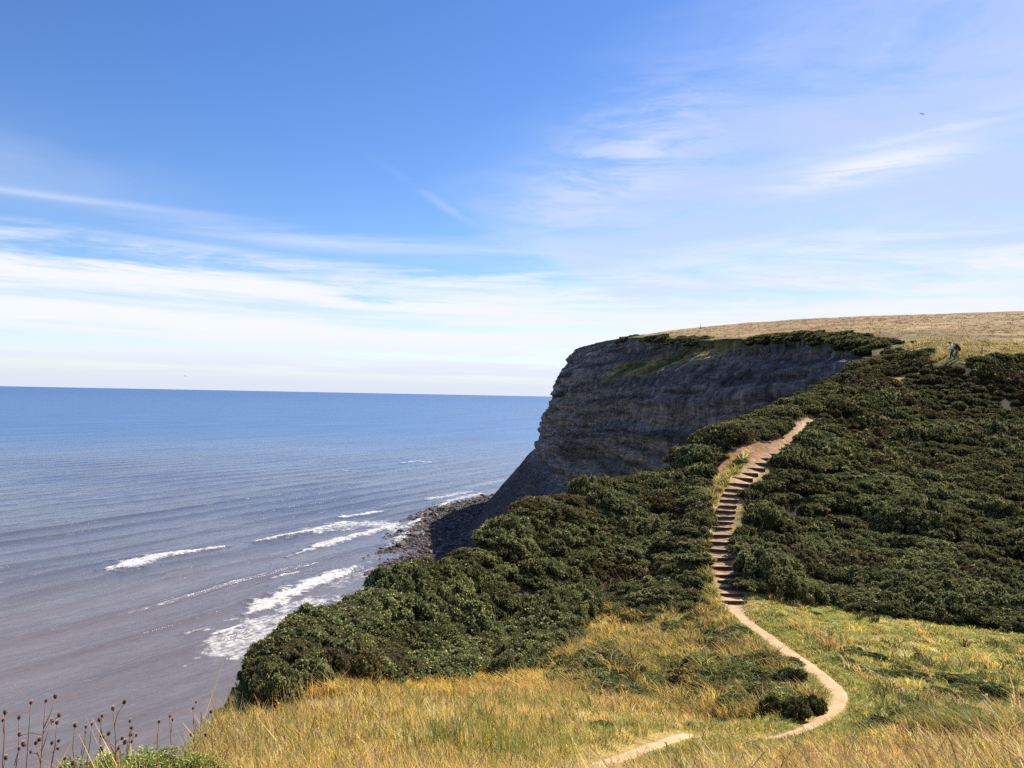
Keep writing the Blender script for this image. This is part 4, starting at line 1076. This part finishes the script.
def build_path():
    E = earth_mat()
    pts = [tuple(p) for p in STEPS]
    lo, hi = np.array(pts[0]), np.array(pts[-1])
    i0 = int(np.argmin(np.hypot(*(PATHS-lo).T))); i1 = int(np.argmin(np.hypot(*(PATHS-hi).T)))
    a = smooth_line(np.vstack([PATHS[:i0:6], lo+np.array([0, .35])]), 360); w = np.interp(np.arange(360), [0, 120, 200, 300, 360], [.30, .38, .66, .78, 1.05])
    p = ribbon('path', a, w, E, seed=2); tag(p, 'narrow trodden dirt path curving through the grass to the steps', kind='structure')
    b = smooth_line(np.vstack([hi, PATHS[i1+4::8]]), 150); p = ribbon('path', b, np.interp(np.arange(150), [0, 40, 90, 150], [.9, .55, .38, .05]), E, seed=5, lift=.03)
    tag(p, 'reddish earth path climbing on from the top of the steps', kind='structure')
    wood = simple_mat('shade-darkened timber', (.055,.036,.024), .85, .4, 14, bump=.6)  # timber brown darkened so the colour itself carries the risers' shade
    rs = random.Random(4)
    P = np.array(pts); z = ground(P[:, 0], P[:, 1])
    for i, (u, v, wpx) in enumerate(STEP_PX):
        x, y = P[i]; wd = wpx*(1.12+.25*(i > 17))/FPX*y
        nx = P[i+1] if i < len(P)-1 else P[i]+(P[i]-P[i-1]); pv = P[i-1] if i else P[i]-(P[i+1]-P[i])
        dz = (z[i]-z[i-1]) if i else .22
        run = max(.35, float(np.hypot(*(nx-P[i])))); d = (nx-pv); ang = -math.atan2(d[0], d[1])*.55+rs.uniform(-.06, .06)
        root = empty('timber_step', (x, y, z[i]+.07), ang); rise = max(.20, min(.46, dz+.10))
        mb = MB(); mb.box((0, 0, .10-rise/2), (wd, .09, rise), Matrix.Rotation(rs.uniform(-.03, .03), 3, 'Y'), jit=.008, seg=6); mb.build('riser_board', wood, root, False)
        # trodden earth behind the board, hollowed in the middle
        nxs, nys = 9, 6; X, Y = np.meshgrid(np.linspace(-.5, .5, nxs), np.linspace(0, 1, nys), indexing='ij')
        zz = .085-.05*np.exp(-(X/.28)**2)*np.sin(Y*math.pi)*.8-.10*np.abs(X*2)**5*.5+.012*fbm(X*9+i*3, Y*7, oct=2, seed=i)+.02*Y
        vx = np.stack([X*wd*(1+.12*Y*math.sin(i*2.3)), .045+Y*(run+.02), zz], -1).reshape(-1, 3)
        n0 = len(vx); f = [tuple(q) for q in grid_faces(nxs, nys)[:, ::-1]]
        ring = [k*nys for k in range(nxs)]+[(nxs-1)*nys+j for j in range(1, nys)]+[k*nys+nys-1 for k in range(nxs-2, -1, -1)]+[j for j in range(nys-2, 0, -1)]
        low = [(vx[k][0]*1.04, vx[k][1], vx[k][2]-.45) for k in ring]; m = len(ring)
        f += [(ring[k], n0+k, n0+(k+1) % m, ring[(k+1) % m]) for k in range(m)]
        me = bpy.data.meshes.new('earth_tread'); me.from_pydata([tuple(q) for q in vx]+low, [], f); me.update(); me.materials.append(E)
        o = bpy.data.objects.new('earth_tread', me); COL.objects.link(o); o.parent = root
        for sx in (-1, 1):
            mb = MB(); mb.box((sx*(wd*.40), -.075, .02-rise/2), (.06, .055, rise+.12), jit=.006); mb.build('stake', wood, root, False)
        tag(root, ('%s wooden step of the earth stairway%s' % (ORD[i], '' if i in (0, 26) else ', counted up from the bottom')), 'step', 'wooden steps up the hillside')
    # broken bare bank beside the upper steps
    rs2 = np.random.RandomState(8); stone = simple_mat('ochre stone', (.30,.20,.12), .9, .35, 9, bump=.7)
    for px, s, lab in (((752,445), .34, 'largest flat brown rock jutting from the bare earth bank above the steps'), ((722,452), .26, 'weathered brown rock at the seaward end of the bare earth bank'), ((735,450), .22, 'small ochre rock midway along the bare earth bank')):
        x, y = hit(*px); zz = float(ground(np.array([x]), np.array([y]))[0]); random.seed(int(s*100))
        mb = MB(); mb.blob((0, 0, s*.1), (s*1.4, s*.8, s*.45), 11, 8, jit=.16); o = mb.build('rock', stone, None, False); o.location = (x, y, zz); tag(o, lab, 'rock', 'rocks in the bare bank')


# ------------------------------------------------------------------ dead knapweed at the viewer's left
def build_plants():
    stem = simple_mat('dead stem', (.20,.13,.075), .9, .3, 30); head = simple_mat('dead flower head', (.075,.04,.025), .95, .5, 60); fluff = simple_mat('pale bract', (.33,.21,.16), .9, .3, 60)
    L = [ # tip pixel, distance, heads, spread, label
     ((5,714), 3.9, 3, .05, 'dead knapweed stem with three heads at the seaward end of the row'),
     ((19,719), 4.2, 2, .05, 'thin dead knapweed with drooping side heads next to the end one'),
     ((46,702), 3.7, 9, .09, 'tallest branching dead knapweed above the bright green bush'),
     ((57,724), 4.3, 3, .05, 'short dead knapweed leaning over the bright green bush'),
     ((75,727), 4.0, 2, .02, 'straight dead knapweed with two heads, one above the other'),
     ((92,725), 3.9, 2, .05, 'slender dead knapweed between the straight one and the dense clump'),
     ((113,710), 3.8, 9, .10, 'densest dead knapweed clump with many dark heads'),
     ((31,704), 3.8, 2, .03, 'dead knapweed stem rising close against the tallest branching one'),
     ((102,717), 4.0, 3, .04, 'dead knapweed stem pressed against the seaward edge of the densest clump'),
     ((86,728), 4.4, 3, .06, 'shortest brown knapweed between the straight stem and the slender stem'),
     ((159,723), 4.5, 1, .02, 'one headed dead knapweed just before the one on a pale stalk'),
     ((130,722), 4.2, 4, .07, 'dead knapweed bending away from the densest clump'),
     ((170,717), 4.6, 2, .04, 'dead knapweed alone on a pale stalk beyond the densest clump'),
     ((193,709), 5.0, 4, .06, 'dead knapweed with four dark heads before the open sea'),
     ((211,713), 5.3, 1, .02, 'single pale leaning knapweed stalk closest to the orange dead stalks'),
    ]
    for i, ((u, v), Y, nh, sp, lab) in enumerate(L):
        rs = random.Random(40+i); X, Yy, Z = at(u, v, Y); bx, by = X+rs.uniform(-.05, .05), Y+rs.uniform(-.05, .05)
        g = float(ground(np.array([bx]), np.array([by]))[0]); root = empty('knapweed', (bx, by, g)); h = Z-g
        top = Vector((X-bx, Yy-by, h)); k1 = Vector((top.x*.4+rs.uniform(-.02, .02), top.y*.4, h*.5)); mb = MB()
        mb.tube([(0, 0, -.05), k1, top*.8+Vector((rs.uniform(-.01, .01), 0, 0)), top], [.004, .0032, .0024, .002], 5)
        tips = [top]
        for k in range(nh-1):
            f = rs.uniform(.5, .86); b = k1.lerp(top, max(0, (f-.5)*2)); t = b+Vector((rs.uniform(-1, 1)*sp, rs.uniform(-1, 1)*sp, rs.uniform(.04, .15)*(1 if rs.random() > .2 else .2)))
            mb.tube([b, b.lerp(t, .5)+Vector((rs.uniform(-.01, .01), 0, .012)), t], [.0022, .0018, .0015], 4); tips.append(t)
        mb.build('stalk', stem, root)
        for t in tips:
            r = rs.uniform(.006, .0098); rot = Matrix.Rotation(rs.uniform(-.5, .5), 3, 'Y')
            q = MB(); q.blob(t+Vector((0, 0, r*.8)), (r, r, r*1.25), 7, 5, jit=.12, rot=rot); hd = q.build('flower_head', head, root)
            if rs.random() < .6:
                q = MB()
                for j in range(7):
                    a = j*.9; q.tube([t+Vector((0, 0, r*1.6)), t+Vector((math.cos(a)*r*.9, math.sin(a)*r*.9, r*rs.uniform(2.2, 3.0)))], [.0022, .0012], 3)
                q.build('bracts', fluff, hd)
        tag(root, lab, 'plant', 'dead knapweed plants')


# ------------------------------------------------------------------ hiker, posts, gulls
def skin_body(name, joints, bones, mat, parent=None, sub=2):
    """one continuous surface grown over a skeleton: joints {name: (x, y, z, r)}"""
    me = bpy.data.meshes.new(name); ks = list(joints); me.from_pydata([joints[k][:3] for k in ks], [(ks.index(a), ks.index(b)) for a, b in bones], []); me.update()
    o = bpy.data.objects.new(name, me); COL.objects.link(o); o.modifiers.new('skin', 'SKIN')
    for k, v in zip(ks, me.skin_vertices[0].data): r = joints[k][3]; v.radius = r if isinstance(r, tuple) else (r, r)
    me.skin_vertices[0].data[0].use_root = True
    sb = o.modifiers.new('sub', 'SUBSURF'); sb.levels = sub; sb.render_levels = sub
    dg = bpy.context.evaluated_depsgraph_get(); nm = bpy.data.meshes.new_from_object(o.evaluated_get(dg)); bpy.data.objects.remove(o); nm.name = name
    nm.polygons.foreach_set('use_smooth', np.ones(len(nm.polygons), bool)); nm.materials.clear(); nm.materials.append(mat)
    o = bpy.data.objects.new(name, nm); COL.objects.link(o)
    if parent: o.parent = parent
    return o


def build_hiker(px, tall, top, legs, headcol, hat, bagged, label, blab=None):
    x, y = hit(*px, 60, 200); z = float(ground(np.array([x]), np.array([y]))[0])
    root = empty('person', (x, y, z), math.pi/2)        # local +Y is the way the hiker faces: towards the sea
    s = tall/FPX*y/1.62
    skin = simple_mat('skin', (.48,.30,.21), .6); white = simple_mat('top cloth', top, .8, .08, 6); navy = simple_mat('trouser cloth', legs, .8); black = simple_mat('black rucksack', (.013,.014,.018), .7)
    hair = simple_mat('hat or hair', headcol, .6); boot = simple_mat('brown boots', (.08,.045,.03), .7)
    J = dict(pel=(0,0,.93,.13), spine=(0,.06,1.10,.125), chest=(0,.15,1.30,.145), neck=(0,.23,1.46,.058), chin=(0,.28,1.52,.07), head=(0,.30,1.60,.098), crown=(0,.29,1.69,.07),
             sl=(-.18,.16,1.38,.062), el=(-.24,.20,1.12,.046), wl=(-.20,.40,1.00,.034), hl=(-.19,.48,.98,.038), sr=(.18,.16,1.38,.062), er=(.24,.10,1.12,.046), wr=(.22,.27,.95,.034), hr=(.21,.34,.91,.038),
             pl=(-.10,.02,.88,.10), kl=(-.11,.30,.55,.068), al=(-.11,.26,.12,.045), tl=(-.11,.42,.06,.04), pr=(.10,0,.88,.10), kr=(.11,.04,.50,.068), ar=(.11,-.28,.16,.045), tr=(.11,-.16,.04,.04))
    Bn = [('pel','spine'),('spine','chest'),('chest','neck'),('neck','chin'),('chin','head'),('head','crown'),('chest','sl'),('sl','el'),('el','wl'),('wl','hl'),('chest','sr'),('sr','er'),('er','wr'),('wr','hr'),
          ('pel','pl'),('pl','kl'),('kl','al'),('al','tl'),('pel','pr'),('pr','kr'),('kr','ar'),('ar','tr')]
    JJ = {k: (a*s, b*s, c*s, r*s) for k, (a, b, c, r) in J.items()}
    skin_body('body', JJ, Bn, skin, root)
    def part(name, keys, bones, mat, grow, root_key):
        d = {k: (*JJ[k][:3], JJ[k][3]*grow) for k in keys}; return skin_body(name, d, bones, mat, root)
    part('shirt', ['spine','chest','neck','sl','el','wl','sr','er','wr'], [b for b in Bn if b in (('spine','chest'),('chest','sl'),('sl','el'),('el','wl'),('chest','sr'),('sr','er'),('er','wr'))]+[('chest','neck')], white, 1.16, 'chest')
    part('trousers', ['pel','pl','kl','al','pr','kr','ar','spine'], [b for b in Bn if b in (('pel','pl'),('pl','kl'),('kl','al'),('pel','pr'),('pr','kr'),('kr','ar'),('pel','spine'))], navy, 1.18, 'pel')
    for nm in (('hat',) if hat else ('hair',)):
        mb = MB(); mb.blob((0, .275*s, 1.66*s), (.108*s, .118*s, .10*s), 12, 8); mb.build(nm, hair, root)
    # fingers and face, small as they are
    for sd, hk in ((-1, 'hl'), (1, 'hr')):
        hx, hy, hz, _ = JJ[hk]; mb = MB()
        for k in range(4): mb.tube([(hx+(k-1.5)*.019*s, hy, hz), (hx+(k-1.5)*.021*s, hy+.05*s, hz-.01*s), (hx+(k-1.5)*.020*s, hy+(.075+.01*(k in (1, 2)))*s, hz-.035*s)], [.0095*s, .009*s, .006*s], 6)
        mb.tube([(hx-sd*.03*s, hy-.02*s, hz), (hx-sd*.05*s, hy+.02*s, hz-.005*s), (hx-sd*.045*s, hy+.045*s, hz-.02*s)], [.011*s, .010*s, .007*s], 6); mb.build('fingers', skin, root)
    mb = MB(); mb.blob((0, .395*s, 1.585*s), (.014*s, .022*s, .022*s), 7, 5); mb.build('nose', skin, root)
    for sd in (-1, 1):
        mb = MB(); mb.blob((sd*.034*s, .385*s, 1.615*s), (.012*s, .008*s, .009*s), 7, 5); mb.build('eye', black, root)
        mb = MB(); mb.blob((sd*.098*s, .29*s, 1.60*s), (.012*s, .022*s, .034*s), 7, 5); mb.build('ear', skin, root)
        a = JJ['tl' if sd < 0 else 'tr']; mb = MB(); mb.blob((a[0], a[1]-.07*s, a[2]), (.058*s, .15*s, .062*s), 9, 6); mb.build('boot', boot, root)
    tag(root, label, 'person', 'hikers at the crest')
    if not bagged: return
    # rucksack hangs on the back: a thing of its own
    bag = empty('rucksack', (x, y, z), math.pi/2); rot = Matrix.Rotation(-.42, 3, 'X')
    mb = MB(); mb.blob((0, -.10*s, 1.27*s), (.21*s, .17*s, .36*s), 12, 8, rot=rot, jit=.03); mb.build('pack', black, bag)
    mb = MB(); mb.blob((0, .05*s, 1.56*s), (.19*s, .15*s, .09*s), 12, 6, rot=rot); mb.build('lid', black, bag)
    mb = MB(); mb.blob((0, -.27*s, 1.17*s), (.14*s, .07*s, .15*s), 10, 6, rot=rot); mb.build('pocket', black, bag)
    for sd in (-1, 1):
        mb = MB(); mb.tube([(sd*.11*s, .0*s, 1.46*s), (sd*.13*s, .16*s, 1.50*s), (sd*.14*s, .30*s, 1.36*s), (sd*.15*s, .18*s, 1.12*s), (sd*.14*s, .0*s, 1.08*s)], [.022*s]*5, 6); mb.build('strap', black, bag)
    tag(bag, blab, 'rucksack')


def build_posts():
    wood = simple_mat('grey post', (.16,.12,.09), .9, .3, 12); cap = simple_mat('yellow band', (.45,.33,.06), .7)
    for (u, v), hpx, lab in (((700.5,329), 4.5, 'thin waymark post on the skyline above the grassy cliff ledge'), ((820,335), 5, 'waymark post at the field edge above the middle of the cliff top'),
                             ((880,334.5), 5.5, 'waymark post at the field edge behind the last scrub before the hiker'), ((982,354), 7, 'short reddish stake just inland of the hiker')):
        x, y = hit(u, v, 80, 500); z = float(ground(np.array([x]), np.array([y]))[0]); h = hpx/FPX*y; w = max(.10, h*.09)
        root = empty('waymark_post', (x, y, z), random.uniform(0, 1))
        mb = MB(); mb.box((0, 0, h*.45), (w, w, h*.9+.3), jit=.01); mb.build('post', wood, root, False)
        mb = MB(); mb.box((0, 0, h*.93), (w*1.12, w*1.12, h*.12)); mb.build('top_band', cap, root, False)
        tag(root, lab, 'post', 'posts along the cliff top')


def build_gulls():
    body = simple_mat('gull feathers', (.55,.55,.56), .7); dark = simple_mat('gull wing grey', (.10,.105,.12), .7); bill = simple_mat('gull bill', (.55,.35,.06), .5)
    for (u, v), Y, span, yaw, bank, lab in (((922,114), 110, .95, .25, .12, 'gull gliding high in the pale sky over the headland'), ((228,659), 95, 1.3, -.5, -.5, 'gull flying low over the brown water near the shore'),
                                            ((185,376), 260, 1.5, 1.3, .2, 'distant gull just above the horizon far out to sea')):
        X, Yy, Z = at(u, v, Y); root = empty('gull', (X, Yy, Z), yaw); root.rotation_euler = (0, bank, yaw); k = span/1.3
        mb = MB(); mb.tube([(0, -.30*k, .01), (0, -.2*k, .01), (0, -.05*k, 0), (0, .1*k, .01), (0, .2*k, .03), (0, .26*k, .035), (0, .29*k, .03)], [.012*k, .035*k, .07*k, .065*k, .04*k, .042*k, .02*k], 8); b = mb.build('body', body, root)
        mb = MB(); mb.tube([(0, .28*k, .03), (0, .35*k, .02)], [.014*k, .004*k], 5); mb.build('bill', bill, root)
        for sd in (-1, 1):
            P = [(.05, .10, -.06, 0), (.22, .15, -.02, .06), (.42, .09, -.05, .07), (.65, -.08, -.11, .03)]; v_, f_ = [], []
            for (x, a, c, z) in P: v_ += [(sd*x*k, a*k, z*k+.012), (sd*x*k, c*k, z*k+.012), (sd*x*k, c*k, z*k-.004), (sd*x*k, a*k, z*k-.012)]
            for i in range(3):
                for j in range(4): f_.append((i*4+j, i*4+(j+1) % 4, i*4+4+(j+1) % 4, i*4+4+j))
            f_ += [(0, 1, 2, 3), (12, 13, 14, 15)]; mb = MB(); mb.add(v_, f_); mb.build('wing', dark, root, False)
        mb = MB(); mb.add([(0, -.24*k, .02), (.06*k, -.42*k, .015), (-.06*k, -.42*k, .015), (0, -.24*k, 0), (.06*k, -.42*k, .005), (-.06*k, -.42*k, .005)], [(0, 1, 2), (3, 5, 4), (0, 3, 4, 1), (1, 4, 5, 2), (2, 5, 3, 0)]); mb.build('tail', body, root, False)
        tag(root, lab, 'gull', 'gulls')

build_sky(); build_camera(); build_terrain(); build_cliff(); build_beach(); build_sea()
build_path()
build_shrubs(build_gorse())
build_bramble(); build_grass(); build_plants(); build_hiker((952.8, 360), 16.5, (.85,.86,.90), (.025,.033,.075), (.02,.014,.01), False, False, 'stooping hiker in a white top and navy trousers at the crest beside the gorse')
build_hiker((957.2, 360.5), 16.0, (.016,.018,.024), (.10,.065,.06), (.20,.21,.20), True, True, 'hiker in a black jacket and grey hat close behind the one in white', 'black rucksack on the back of the hiker in the black jacket'); build_posts(); build_gulls()
